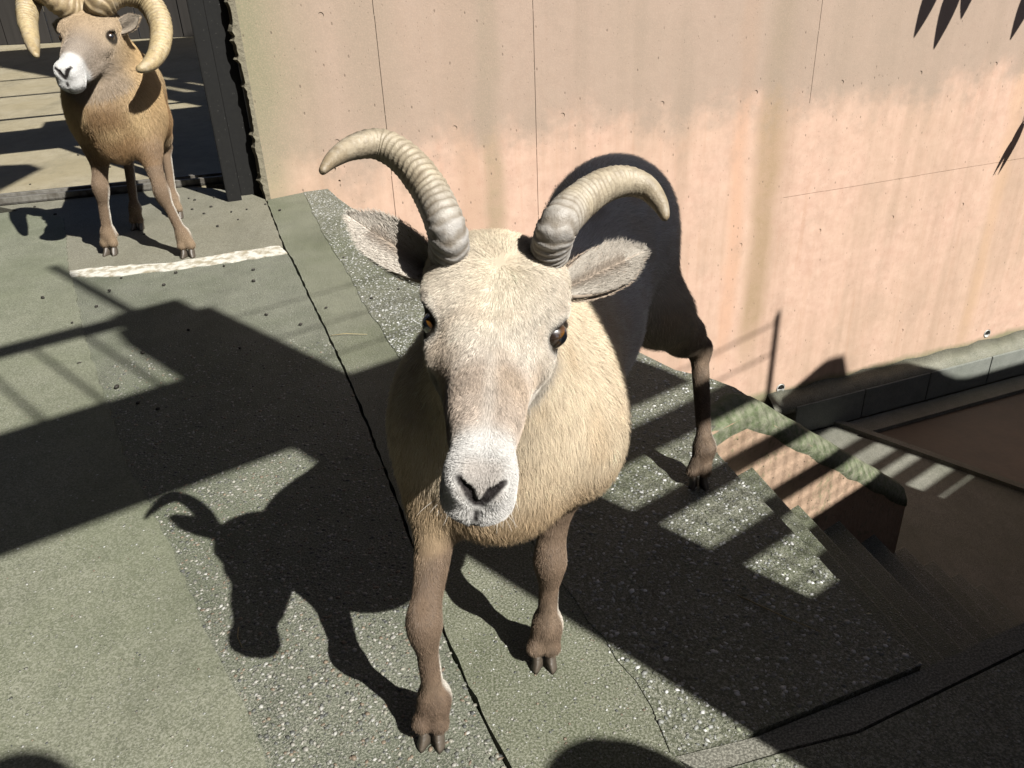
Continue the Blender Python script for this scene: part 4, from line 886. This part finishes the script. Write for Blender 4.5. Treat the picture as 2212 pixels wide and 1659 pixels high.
def hoof(parent, tipc, fwd, size=1.0, gap=0.012):
    """two claws of a cloven hoof standing on z=0"""
    fwd = Vector((fwd[0], fwd[1], 0)).normalized(); sd = Vector((-fwd.y, fwd.x, 0)); tipc = Vector((tipc[0], tipc[1], 0))
    for q in (-1, 1):
        bm = bmesh.new(); rings = []
        for z, back, front, wd in ((0.0, -0.046, 0.004, 0.0125), (0.008, -0.047, 0.002, 0.0130), (0.022, -0.047, -0.008, 0.0128), (0.036, -0.045, -0.018, 0.0118), (0.046, -0.040, -0.024, 0.009)):
            rg = []
            for a in range(16):
                t = 2 * math.pi * a / 16; cx = (front + back) / 2 + (front - back) / 2 * math.cos(t); taper = 1 - 0.42 * max(0, math.cos(t)) ** 2
                cy = q * (gap * 0.5 + 0.0135 + (0.004 if z < 0.02 else 0.0) * (front - cx < 0.02)) + wd * math.sin(t) * taper
                rg.append(bm.verts.new(tipc + fwd * cx * size + sd * cy * size + Z * z * size))
            rings.append(rg)
        for a, b in zip(rings, rings[1:]):
            for i in range(16): bm.faces.new((a[i], a[(i + 1) % 16], b[(i + 1) % 16], b[i]))
        bm.faces.new(rings[0][::-1]); bm.faces.new(rings[-1]); bmesh.ops.recalc_face_normals(bm, faces=bm.faces)
        bm_obj("hoof_claw", bm, mat_hoof, parent, True)

def front_leg(B, tip, fwd, fet, knee, elbow, shoulder, col, s=1.0, kb=0.03):
    tip = np.array((tip[0], tip[1], 0.0)); f = np.array((fwd[0], fwd[1], 0.0)); f /= np.linalg.norm(f); fet, knee, elbow, shoulder = (np.array(v, float) for v in (fet, knee, elbow, shoulder))
    dn = (0, 0, -1); cor = tip - f * 0.023 * s + np.array((0, 0, 0.037 * s)); sd = np.array((-f[1], f[0], 0))
    for q in (-1, 1): B.cone(cor + sd * q * 0.0125 * s, fet - sd * q * -0.004, 0.0155 * s, 0.0165 * s, k=0.007, col=col, hd=dn, hl=0.007)
    B.ell(fet - f * 0.006 * s, np.array((0.0182, 0.0205, 0.024)) * s, k=0.018, col=col, hd=dn, hl=0.008)
    for q in (-1, 1): B.ell(fet - f * 0.024 * s + sd * q * 0.010 * s - np.array((0, 0, 0.012)), np.array((0.008, 0.008, 0.010)) * s, k=0.01, col=col, hd=dn, hl=0.006)
    B.cone(fet, knee - (knee - fet) * 0.10, 0.0155 * s, 0.0155 * s, k=0.02, col=col, hd=dn, hl=0.006)
    B.ell(knee + f * 0.003, np.array((0.0200, 0.0205, 0.036)) * s, k=0.022, col=col, hd=dn, hl=0.006)
    B.cone(knee + (elbow - knee) * 0.08, elbow, 0.0195 * s, 0.030 * s, k=0.025, col=col, hd=dn, hl=0.008)
    B.cone(elbow, shoulder, 0.036 * s, 0.055 * s, k=0.05, col=col, hd=dn, hl=0.016)

def hind_leg(B, tip, fwd, fet, hock, stifle, hip, col, col2, s=1.0):
    tip = np.array((tip[0], tip[1], 0.0)); f = np.array((fwd[0], fwd[1], 0.0)); f /= np.linalg.norm(f); fet, hock, stifle, hip = (np.array(v, float) for v in (fet, hock, stifle, hip))
    dn = (0, 0, -1); cor = tip - f * 0.023 * s + np.array((0, 0, 0.037 * s)); sd = np.array((-f[1], f[0], 0))
    for q in (-1, 1): B.cone(cor + sd * q * 0.0125 * s, fet + sd * q * 0.004, 0.0145 * s, 0.015 * s, k=0.007, col=col, hd=dn, hl=0.007)
    B.ell(fet - f * 0.006 * s, np.array((0.0205, 0.0205, 0.023)) * s, k=0.015, col=col, hd=dn, hl=0.008)
    B.cone(fet, hock, 0.0150 * s, 0.0190 * s, k=0.02, col=col, hd=dn, hl=0.006)
    B.cone(hock - f * 0.004, hock - f * 0.024 * s + np.array((0, 0, 0.016 * s)), 0.0185 * s, 0.0125 * s, k=0.018, col=col, hd=dn, hl=0.006)
    B.cone(hock, hock + (stifle - hock) * 0.42, 0.0205 * s, 0.038 * s, k=0.025, col=col, hd=dn, hl=0.008)
    B.cone(hock + (stifle - hock) * 0.42, stifle, 0.038 * s, 0.058 * s, k=0.04, col=col2, hd=dn, hl=0.014)
    B.cone(stifle, hip, 0.064 * s, 0.088 * s, k=0.05, col=col2, hd=dn, hl=0.018)

# ---------------------------------------------------------------- the ewe
ewe = empty("bighorn_ewe", (0.05, 1.25, 0.0)); tag(ewe, "tan ewe with short curved horns standing close, looking up, white muzzle", "sheep")
HE = Head((-0.002, 0.884, 0.812), (-0.032, 0.624, 0.659), (1.0, 0.0, -0.16))
TAN, FACE, LEG, GREY_LIFT, WHT = (0.87, 0.72, 0.52), (0.82, 0.735, 0.62), (0.245, 0.172, 0.118), (0.88, 0.84, 0.78), (0.86, 0.84, 0.81)  # rear coat tone lightened to lift the shaded hindquarters
BE = Body(0.0034)
hdB = (0.42, 0.85, -0.45); hdC = (0.0, 0.12, -1.0)
BE.ell((-0.030, 1.020, 0.475), (0.130, 0.118, 0.150), k=0.06, col=TAN, hd=hdC, hl=0.0145)                 # chest
BE.ell((-0.024, 0.990, 0.410), (0.085, 0.078, 0.085), k=0.06, col=(0.68, 0.49, 0.29), hd=hdC, hl=0.018)   # brisket
BE.ell((0.030, 1.150, 0.520), (0.125, 0.170, 0.150), [(0.92, -0.39, 0), (0.39, 0.92, 0), (0, 0, 1)], k=0.06, col=TAN, hd=hdB, hl=0.017)
BE.ell((0.090, 1.345, 0.488), (0.142, 0.240, 0.150), [(0.92, -0.39, 0), (0.39, 0.92, 0), (0, 0, 1)], k=0.07, col=GREY_LIFT, hd=hdB, hl=0.017)   # barrel
BE.ell((0.205, 1.570, 0.575), (0.128, 0.190, 0.145), [(0.92, -0.39, 0), (0.39, 0.92, 0), (0, 0, 1)], k=0.07, col=GREY_LIFT, hd=hdB, hl=0.017)   # croup
BE.ell((0.232, 1.690, 0.560), (0.108, 0.095, 0.120), k=0.06, col=(0.85, 0.80, 0.73), hd=(0.2, 0.3, -1), hl=0.022)
BE.cone((0.222, 1.770, 0.585), (0.226, 1.800, 0.500), 0.020, 0.012, k=0.02, col=(0.2, 0.13, 0.08), hd=(0, 0, -1), hl=0.03)               # tail
BE.ell((0.096, 1.065, 0.460), (0.073, 0.102, 0.128), k=0.05, col=TAN, hd=(0.25, 0.35, -0.9), hl=0.017)        # shoulder, far side from the gate
BE.ell((-0.112, 1.045, 0.470), (0.062, 0.092, 0.120), k=0.05, col=TAN, hd=(-0.2, 0.35, -0.9), hl=0.016)
nk0 = HE(0, 0.065, -0.115); nk1 = HE(0, 0.03, -0.075)
BE.cone((0.000, 1.060, 0.580), nk0, 0.110, 0.062, k=0.06, col=TAN, hd=(0, 0.3, -1), hl=0.016)                # neck
BE.cone((-0.015, 0.985, 0.500), HE(0, 0.10, -0.125), 0.085, 0.042, k=0.06, col=TAN, hd=(0, 0.15, -1), hl=0.016)
head_shapes(BE, HE, FACE, (0.80, 0.65, 0.42), WHT, (0.60, 0.555, 0.48))
fE = (-0.15, -0.98)
front_leg(BE, (-0.151, 0.859), (-0.10, -1), (-0.140, 0.893, 0.078), (-0.143, 0.893, 0.228), (-0.112, 0.985, 0.385), (-0.085, 1.04, 0.46), LEG, 1.02)
front_leg(BE, (0.032, 1.003), (-0.05, -1), (0.041, 1.038, 0.076), (0.048, 1.046, 0.205), (0.064, 1.075, 0.350), (0.085, 1.08, 0.44), LEG, 1.02)
hind_leg(BE, (0.402, 1.499), (-0.1, -1), (0.418, 1.540, 0.085), (0.413, 1.632, 0.285), (0.302, 1.550, 0.410), (0.240, 1.600, 0.520), LEG, (0.56, 0.46, 0.34), 1.0)
hind_leg(BE, (0.165, 1.720), (-0.2, -1), (0.175, 1.760, 0.085), (0.165, 1.845, 0.285), (0.150, 1.690, 0.420), (0.190, 1.65, 0.520), LEG, (0.56, 0.46, 0.34), 1.0)
BE.grow()

def ewe_coat(P, N):
    c, d, L = BE.blend(P, 0.020); q = HE.loc(P); x, l, n = q[:, 0], q[:, 1], q[:, 2]
    ishead = (np.abs(x) < 0.10) & (l > -0.06) & (l < 0.33) & (n > -0.17) & (n < 0.03)
    nz = vnoise(P, 26, 1); nz2 = vnoise(P, 90, 2)
    # face: hair swirls out from a whorl on the forehead
    wh = HE(0.0, 0.045, 0.005); dv = P - wh; dist = np.linalg.norm(dv, axis=1)[:, None]; rad_ = dv / np.maximum(dist, 1e-4)
    top = ishead & (n > -0.10); d = np.where(top[:, None], rad_ * 0.9 + HE.el * 0.25 * np.sign(l - 0.045)[:, None] + 0.25 * np.clip(x / 0.02, -1, 1)[:, None] * HE.ex, d)
    low = ishead & (l > 0.20); d = np.where(low[:, None], HE.el * 0.5 + HE.ex * np.clip(x / 0.025, -1, 1)[:, None] * 0.7 - HE.en * 0.3, d)
    S = lambda e0, e1, v: np.clip((v - e0) / (e1 - e0), 0, 1) ** 2 * (3 - 2 * np.clip((v - e0) / (e1 - e0), 0, 1))
    mixc = lambda c, f, col: c + (np.array(col) - c) * np.clip(f, 0, 1)[:, None]
    hd_ = ishead.astype(float)
    c = mixc(c, hd_ * S(0.12, 0.18, l + 0.02 * nz) * (1 - S(0.225, 0.26, l)) * (0.75 - 0.35 * S(0.012, 0.0, np.abs(x))), (0.50, 0.385, 0.295))      # browner bridge
    c = mixc(c, hd_ * S(0.055, 0.0, np.abs(x) + 0.02 * np.abs(nz)) * S(0.16, 0.09, l) * S(-0.02, 0.03, l) * 0.55, (0.86, 0.76, 0.57))         # straw blaze under the whorl
    c = mixc(c, hd_ * S(-0.15, 0.7, nz) * S(0.24, 0.18, l) * 0.4, (0.60, 0.46, 0.32)); c = mixc(c, hd_ * S(0.0, 0.8, vnoise(P, 70, 44)) * S(0.24, 0.18, l) * 0.3, (0.52, 0.40, 0.29))
    c = mixc(c, hd_ * S(0.232, 0.262, l + 0.01 * nz) * S(-0.085, -0.06, n), (0.80, 0.78, 0.75))
    c = mixc(c, hd_ * S(0.268, 0.284, l + 0.004 * nz) * S(-0.030, -0.016, n) * S(0.028, 0.012, np.abs(x)) * 0.6, (0.42, 0.36, 0.31))                     # bare patch above the nostrils
    c = mixc(c, hd_ * S(-0.055, -0.09, n) * S(0.04, 0.06, l) * S(0.26, 0.22, l) * 0.5, (0.52, 0.50, 0.46))
    for q_ in (-1, 1):
        e = np.linalg.norm(P - HE(q_ * 0.072, EL, EN), axis=1); c = mixc(c, (e < 0.027) * S(0.0255, 0.0215, e), (0.05, 0.04, 0.03)); L = np.where(e < 0.025, 0.0012, np.where(e < 0.036, np.minimum(L, 0.0045), L))
        c = mixc(c, (e > 0.020) * S(0.036, 0.024, e) * 0.4, (0.66, 0.62, 0.56))
    dsub = np.min([Body.dist(p, P) for p in BE.pr if p['sub']][2:], 0) if True else 0
    subs = [p for p in BE.pr if p['sub']]
    dn = np.min([Body.dist(p, P) for p in subs if np.linalg.norm((p.get('a', p.get('c')) - HE(0, 0.295, -0.04))) < 0.045], 0)
    c = mixc(c, S(0.0034, 0.0008, dn), (0.03, 0.024, 0.024)); L = np.where(dn < 0.0045, 0.0006, L)
    L = np.where(ishead & (l > 0.27), np.minimum(L, 0.0032), L)
    # legs: white stripe down the back and inside
    leg = (P[:, 2] < 0.33)
    backf = (N @ np.array((0.55, 0.83, 0.0)))
    c = mixc(c, leg * S(0.15, 0.5, backf + 0.15 * nz) * S(0.30, 0.24, P[:, 2]) * S(0.05, 0.09, P[:, 2]) * 0.9, (0.80, 0.76, 0.68))
    c = mixc(c, leg * S(-0.1, 0.6, nz) * 0.35, (0.36, 0.27, 0.19)); c = mixc(c, leg * S(0.0, 0.7, -nz) * 0.4, (0.15, 0.10, 0.07))
    st_ = vnoise(P * np.array((1, 1, 0.18)), 120, 41); c = c * (1 + 0.22 * leg * st_)[:, None]
    # body mottling, paler belly and rump
    body = ~ishead & ~leg
    c = mixc(c, body * S(0.05, 0.8, nz) * 0.35, (0.88, 0.74, 0.55)); c = mixc(c, body * S(0.0, 0.8, -nz) * 0.3, (0.64, 0.45, 0.26))
    c = mixc(c, body * S(0.62, 0.66, P[:, 1] - 0.0 * nz - 1.05) * 0.35, (0.62, 0.57, 0.50))
    # the brisket is redder underneath
    c = mixc(c, body * S(0.46, 0.36, P[:, 2]) * S(1.2, 1.05, P[:, 1]) * 0.6, (0.62, 0.42, 0.23))
    for a_, b_ in (((-0.143, 0.893, 0.228), (-0.085, 1.04, 0.50)), ((0.048, 1.046, 0.205), (0.085, 1.08, 0.48))):     # forearm shades into the chest
        a_, b_ = np.array(a_), np.array(b_); ab = b_ - a_; t_ = np.clip(((P - a_) @ ab) / (ab @ ab), 0, 1); dl = np.linalg.norm(P - a_ - t_[:, None] * ab, axis=1); f_ = S(0.30, 0.43, P[:, 2] + 0.035 * nz)[:, None]
        c = c + ((np.array(LEG) * (1 - f_) + np.array((0.70, 0.52, 0.32)) * f_) - c) * (S(0.075, 0.045, dl) * S(0.47, 0.42, P[:, 2]) * ~ishead)[:, None] * 0.9
    d = d + 0.6 * np.exp(-(dist / 0.018) ** 2) * np.stack([vnoise(P, 150, 8), vnoise(P, 150, 9), vnoise(P, 150, 10)], 1)
    d = d + 0.35 * np.stack([vnoise(P, 18, 5), vnoise(P, 18, 6), vnoise(P, 18, 7)], 1)
    return np.clip(c * (1 + 0.08 * nz2[:, None]), 0.01, 0.9), d, L
c_, d_, L_ = ewe_coat(BE.V, BE.N)
ewe_body = skin_mesh("body", BE.V, BE.Q, c_, mat_coat, ewe)
def wt(P):
    q = HE.loc(P); head = (np.abs(q[:, 0]) < 0.10) & (q[:, 1] > -0.06) & (q[:, 1] < 0.33) & (q[:, 2] > -0.14)
    return np.where(head, np.where(q[:, 1] > 0.25, 13.0, 8.0), np.where(P[:, 2] < 0.33, 5.0, np.where(P[:, 1] < 1.35, 1.25, 0.7)))
P_, N_ = BE.sample(340000, wt); c_, d_, L_ = ewe_coat(P_, N_)
keep = np.ones(len(P_), bool)
for q_ in (-1, 1):                                                      # no hair on the eyeballs or under the horn sheaths
    keep &= np.linalg.norm(P_ - HE(q_ * 0.072, EL, EN), axis=1) > 0.0205
keep &= P_[:, 2] > 0.03
mz_ = (HE.loc(P_)[:, 1] > 0.235) & (HE.loc(P_)[:, 1] < 0.33) & (np.abs(HE.loc(P_)[:, 0]) < 0.06)
L_ = L_ * (0.65 + 0.7 * rng.random(len(P_))); shade = np.where(mz_, 0.95, 0.80 + 0.40 * rng.random(len(P_))) * (1 + np.where(mz_, 0.05, 0.24) * vnoise(P_, 150, 31) + np.where(mz_, 0.05, 0.14) * vnoise(P_, 55, 32))
fur("fur", P_[keep], N_[keep], d_[keep], L_[keep], (c_ * shade[:, None])[keep], mat_fur, ewe, rad=np.where(HE.loc(P_[keep])[:, 1] < 0.33, 0.00019, 0.00022) + 0.00004 * (P_[keep][:, 1] > 1.0), lift=np.where(L_[keep] < 0.004, 0.75, 0.33), jitter=0.2)
# horns
mat_horn = horn_mat("ewe_horn", (0.36, 0.345, 0.33), (0.40, 0.34, 0.245), (0.22, 0.165, 0.095), (0.15, 0.115, 0.075))
HLp = [(-0.0640, 0.872, 0.790), (-0.0614, 0.850, 0.8265), (-0.0805, 0.8901, 0.8617), (-0.107, 0.920, 0.8885), (-0.1339, 0.9299, 0.9025), (-0.1577, 0.9111, 0.9047), (-0.1747, 0.881, 0.9007), (-0.1839, 0.8565, 0.8937)]
HRp = [(0.0480, 0.876, 0.786), (0.0566, 0.8549, 0.8244), (0.0792, 0.8931, 0.8347), (0.1111, 0.929, 0.844), (0.1404, 0.9511, 0.8436), (0.1645, 0.9503, 0.8357), (0.1781, 0.933, 0.8211), (0.1828, 0.9175, 0.8082)]
RAD = [0.0236, 0.0233, 0.0217, 0.0200, 0.0178, 0.0146, 0.0102, 0.0045]
horn("horn", HLp, RAD, 0.85, 33, mat_horn, ewe, ref=Vector((0.3, -0.8, 0.5)), amp=0.095, sub=44, ridge_end=0.86)
horn("horn", HRp, RAD, 0.85, 33, mat_horn, ewe, ref=Vector((-0.3, -0.8, 0.5)), amp=0.095, sub=44, ridge_end=0.86)
# eyes
mat_eye = eye_mat("ewe_eye", (0.22, 0.10, 0.014), (0.13, 0.055, 0.008))
for q_ in (-1, 1): eyeball(HE, q_, mat_eye, ewe, 0.0172 if q_ > 0 else 0.0166, sink=0.0 if q_ > 0 else 0.0035)
# ears
k = NT("ear_skin"); mat_ear = k.fin(k.mix(k.noise(50, 3), (0.30, 0.235, 0.18), (0.42, 0.35, 0.28)), 0.8, 0.2)
for base, tip, face in (((-0.078, 0.870, 0.772), (-0.1720, 0.9080, 0.8300), (-0.10, -0.90, 0.55)), ((0.064, 0.866, 0.752), (0.1560, 0.9000, 0.7760), (0.25, -0.80, 0.75))):
    o, G, ax, f, sd = ear(HE, base, tip, face, 0.027, mat_ear, ewe)
    for ins, n in ((True, 6000), (False, 4500)):
        P, N, u, v = ear_fur(G, ax, f, n, ins)
        if ins: col = np.array((0.66, 0.60, 0.52)) + (np.array((0.24, 0.18, 0.13)) - np.array((0.66, 0.60, 0.52))) * (np.exp(-((v + 0.05) / 0.30) ** 2) * (u < 0.75) * 0.75)[:, None]; LL = np.where(np.abs(v) > 0.55, 0.0085, 0.0065); D = np.tile(ax, (n, 1)) + sd * (np.sign(v) * 0.6)[:, None]
        else: col = np.tile((0.40, 0.31, 0.23), (n, 1)); LL = np.full(n, 0.005); D = np.tile(ax, (n, 1))
        fur("ear_fur", P, N, D, LL * (0.6 + 0.7 * rng.random(n)), col * (0.8 + 0.4 * rng.random(n))[:, None], mat_fur, o, rad=0.00028, lift=0.35)
# hooves
for t, f in (((-0.151, 0.859), (-0.10, -1)), ((0.032, 1.003), (-0.05, -1)), ((0.402, 1.499), (-0.1, -1)), ((0.165, 1.720), (-0.2, -1))): hoof(ewe, t, f, 0.72, 0.004)
# whiskers
nW = 60; sx = np.where(rng.random(nW) < 0.5, -1, 1); Pw = np.array([HE(sx[i] * rng.uniform(0.016, 0.031), rng.uniform(0.265, 0.296), rng.uniform(-0.068, -0.05)) for i in range(nW)])
Dw = np.array([HE.ex * sx[i] * rng.uniform(0.5, 1) + HE.el * rng.uniform(0.0, 0.7) - HE.en * rng.uniform(0.2, 0.6) for i in range(nW)])
fur("whiskers", Pw, Dw / np.linalg.norm(Dw, axis=1)[:, None], Dw + HE.el * 0.5, rng.uniform(0.012, 0.038, nW), np.tile((0.75, 0.72, 0.66), (nW, 1)), mat_fur, ewe, rad=0.00022, lift=0.9, jitter=0.1)
# ---------------------------------------------------------------- the ram by the gate
ram = empty("bighorn_ram", (-1.5, 3.5, 0.0)); tag(ram, "brown ram with massive curled horns and white muzzle standing before the gateway", "sheep")
HR_ = Head((-1.478, 3.360, 0.935), (-1.476, 3.020, 0.765), (1.0, 0.10, 0.02))
RT, RF, RL = (0.76, 0.53, 0.27), (0.52, 0.40, 0.28), (0.25, 0.175, 0.115)
BR = Body(0.0056); hb = (-0.25, 0.85, -0.5); hc = (0, 0.1, -1)
AX = [(0.93, 0.36, 0), (-0.36, 0.93, 0), (0, 0, 1)]
BR.ell((-1.492, 3.370, 0.575), (0.135, 0.125, 0.175), k=0.07, col=RT, hd=hc, hl=0.020)
BR.ell((-1.482, 3.320, 0.470), (0.080, 0.075, 0.095), k=0.07, col=(0.46, 0.30, 0.15), hd=hc, hl=0.026)
BR.ell((-1.530, 3.540, 0.600), (0.150, 0.200, 0.165), AX, k=0.08, col=RT, hd=hb, hl=0.020)
BR.ell((-1.600, 3.740, 0.570), (0.165, 0.230, 0.165), AX, k=0.08, col=(0.54, 0.39, 0.22), hd=hb, hl=0.020)
BR.ell((-1.670, 3.930, 0.590), (0.150, 0.160, 0.150), AX, k=0.08, col=(0.54, 0.39, 0.22), hd=hb, hl=0.020)
for q in (-1, 1): BR.ell((-1.492 + q * 0.110, 3.40, 0.560), (0.062, 0.105, 0.140), k=0.06, col=RT, hd=(q * .2, .3, -.9), hl=0.026)
BR.cone((-1.500, 3.450, 0.680), HR_(0, 0.04, -0.09), 0.138, 0.100, k=0.07, col=RT, hd=(0, 0.3, -1), hl=0.020)
BR.cone((-1.490, 3.330, 0.600), HR_(0, 0.08, -0.110), 0.115, 0.078, k=0.07, col=(0.47, 0.33, 0.18), hd=(0, 0.1, -1), hl=0.030)
head_shapes(BR, HR_, RF, (0.60, 0.44, 0.25), (0.88, 0.86, 0.83), (0.42, 0.34, 0.25), 1.0)
front_leg(BR, (-1.626, 3.285), (-0.05, -1), (-1.622, 3.325, 0.085), (-1.598, 3.318, 0.270), (-1.580, 3.360, 0.430), (-1.590, 3.40, 0.52), RL, 1.30)
front_leg(BR, (-1.280, 3.212), (0.12, -1), (-1.292, 3.255, 0.085), (-1.340, 3.268, 0.255), (-1.385, 3.340, 0.425), (-1.400, 3.39, 0.52), RL, 1.30)
hind_leg(BR, (-1.640, 3.620), (-0.05, -1), (-1.640, 3.665, 0.09), (-1.660, 3.775, 0.300), (-1.680, 3.690, 0.440), (-1.700, 3.85, 0.56), RL, (0.48, 0.34, 0.19), 1.15)
hind_leg(BR, (-1.510, 3.770), (0.10, -1), (-1.520, 3.815, 0.09), (-1.540, 3.915, 0.300), (-1.530, 3.810, 0.440), (-1.60, 3.92, 0.56), RL, (0.48, 0.34, 0.19), 1.15)
BR.grow()
def ram_coat(P, N):
    c, d, L = BR.blend(P, 0.016); q = HR_.loc(P); x, l, n = q[:, 0], q[:, 1], q[:, 2]; nz = vnoise(P, 14, 21); nz2 = vnoise(P, 60, 22)
    hd_ = ((np.abs(x) < 0.10) & (l > -0.06) & (l < 0.33) & (n > -0.17) & (n < 0.04)).astype(float)
    S = lambda e0, e1, v: np.clip((v - e0) / (e1 - e0), 0, 1) ** 2 * (3 - 2 * np.clip((v - e0) / (e1 - e0), 0, 1)); mixc = lambda c, f, col: c + (np.array(col) - c) * np.clip(f, 0, 1)[:, None]
    c = mixc(c, hd_ * S(0.10, 0.16, l) * (1 - S(0.225, 0.25, l)) * 0.7, (0.34, 0.275, 0.215)); c = mixc(c, hd_ * S(0.228, 0.250, l + 0.006 * nz) * S(-0.105, -0.085, n), (0.88, 0.87, 0.85))
    for q_ in (-1, 1):
        e = np.linalg.norm(P - HR_(q_ * 0.072, EL, EN), axis=1) / HR_.s; c = mixc(c, (e < 0.024) * S(0.0235, 0.0195, e), (0.05, 0.04, 0.03)); L = np.where(e < 0.022, 0.002, L)
    dn = np.min([Body.dist(p, P) for p in BR.pr if p['sub'] and np.linalg.norm((p.get('a', p.get('c')) - HR_(0, 0.295, -0.04))) < 0.055], 0); c = mixc(c, S(0.005, 0.001, dn), (0.03, 0.024, 0.024)); L = np.where(dn < 0.004, 0.001, L)
    L = np.where((hd_ > 0) & (l > 0.26), np.minimum(L, 0.005), L)
    leg = P[:, 2] < 0.36; c = mixc(c, leg * S(0.15, 0.5, N @ np.array((0.5, 0.86, 0))) * S(0.30, 0.24, P[:, 2]) * S(0.06, 0.10, P[:, 2]) * 0.85, (0.78, 0.74, 0.66)); c = mixc(c, leg * S(0.16, 0.06, P[:, 2]) * 0.45, (0.42, 0.31, 0.20))
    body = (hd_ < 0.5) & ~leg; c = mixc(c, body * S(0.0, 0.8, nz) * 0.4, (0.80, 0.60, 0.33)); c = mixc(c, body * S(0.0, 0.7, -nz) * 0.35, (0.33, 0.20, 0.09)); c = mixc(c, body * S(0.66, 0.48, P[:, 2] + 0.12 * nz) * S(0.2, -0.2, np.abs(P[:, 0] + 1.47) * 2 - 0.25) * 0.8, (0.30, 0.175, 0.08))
    d = d + 0.35 * np.stack([vnoise(P, 10, 25), vnoise(P, 10, 26), vnoise(P, 10, 27)], 1)
    return np.clip(c * (1 + 0.08 * nz2[:, None]), 0.01, 0.92), d, L
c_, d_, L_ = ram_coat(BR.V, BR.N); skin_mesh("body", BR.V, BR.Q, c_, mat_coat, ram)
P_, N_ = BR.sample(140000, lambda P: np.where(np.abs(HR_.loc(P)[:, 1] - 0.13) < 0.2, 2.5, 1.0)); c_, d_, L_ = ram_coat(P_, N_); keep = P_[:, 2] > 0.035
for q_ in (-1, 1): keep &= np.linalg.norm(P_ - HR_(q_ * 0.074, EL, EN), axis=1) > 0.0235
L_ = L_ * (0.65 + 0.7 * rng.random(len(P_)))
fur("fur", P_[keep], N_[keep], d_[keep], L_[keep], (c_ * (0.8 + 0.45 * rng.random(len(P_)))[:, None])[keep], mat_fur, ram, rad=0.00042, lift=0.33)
mat_rhorn = horn_mat("ram_horn", (0.42, 0.32, 0.18), (0.48, 0.38, 0.21), (0.38, 0.29, 0.15), (0.17, 0.115, 0.06))
HRr = [(-1.455, 3.375, 0.895), (-1.410, 3.315, 0.935), (-1.351, 3.360, 0.968), (-1.293, 3.420, 0.942), (-1.243, 3.380, 0.862), (-1.231, 3.290, 0.784), (-1.245, 3.205, 0.740), (-1.268, 3.150, 0.728)]
HRl = [(-1.510, 3.375, 0.895), (-1.552, 3.315, 0.942), (-1.611, 3.340, 0.982), (-1.678, 3.360, 0.968), (-1.672, 3.280, 0.903), (-1.628, 3.180, 0.847), (-1.590, 3.100, 0.815), (-1.564, 3.055, 0.798)]
RR = [0.051, 0.051, 0.048, 0.045, 0.042, 0.039, 0.031, 0.015]
RL_ = [0.054, 0.054, 0.050, 0.044, 0.036, 0.029, 0.021, 0.010]
horn("horn", HRr, RR, 0.84, 46, mat_rhorn, ram, ref=Vector((0.2, -0.9, 0.5)), amp=0.11, sub=50, ridge_end=0.95, seg=30)
horn("horn", HRl, RL_, 0.84, 46, mat_rhorn, ram, ref=Vector((-0.2, -0.9, 0.5)), amp=0.11, sub=50, ridge_end=0.95, seg=30)
mat_reye = eye_mat("ram_eye", (0.10, 0.055, 0.02), (0.07, 0.04, 0.015))
for q_ in (-1, 1): eyeball(HR_, q_, mat_reye, ram, 0.0150)
for base, tip, face in (((-1.392, 3.330, 0.845), (-1.302, 3.345, 0.885), (0.0, -0.95, 0.3)), ((-1.560, 3.335, 0.855), (-1.630, 3.375, 0.870), (-0.2, -0.95, 0.3))):
    o, G, ax, f, sd = ear(HR_, base, tip, face, 0.030, mat_ear, ram)
    for ins, n in ((True, 1500), (False, 1000)):
        P, N, u, v = ear_fur(G, ax, f, n, ins); col = np.tile((0.60, 0.52, 0.42) if ins else (0.42, 0.32, 0.22), (n, 1))
        if ins: col = col * (1 - 0.7 * np.exp(-(v / 0.3) ** 2) * (u < 0.8))[:, None]
        fur("ear_fur", P, N, np.tile(ax, (n, 1)), 0.009 * (0.6 + 0.7 * rng.random(n)), col * (0.8 + 0.4 * rng.random(n))[:, None], mat_fur, o, rad=0.0005)
for t, f in (((-1.626, 3.285), (-0.05, -1)), ((-1.280, 3.212), (0.12, -1)), ((-1.640, 3.620), (-0.05, -1)), ((-1.510, 3.770), (0.10, -1))): hoof(ram, t, f, 0.98, 0.004)
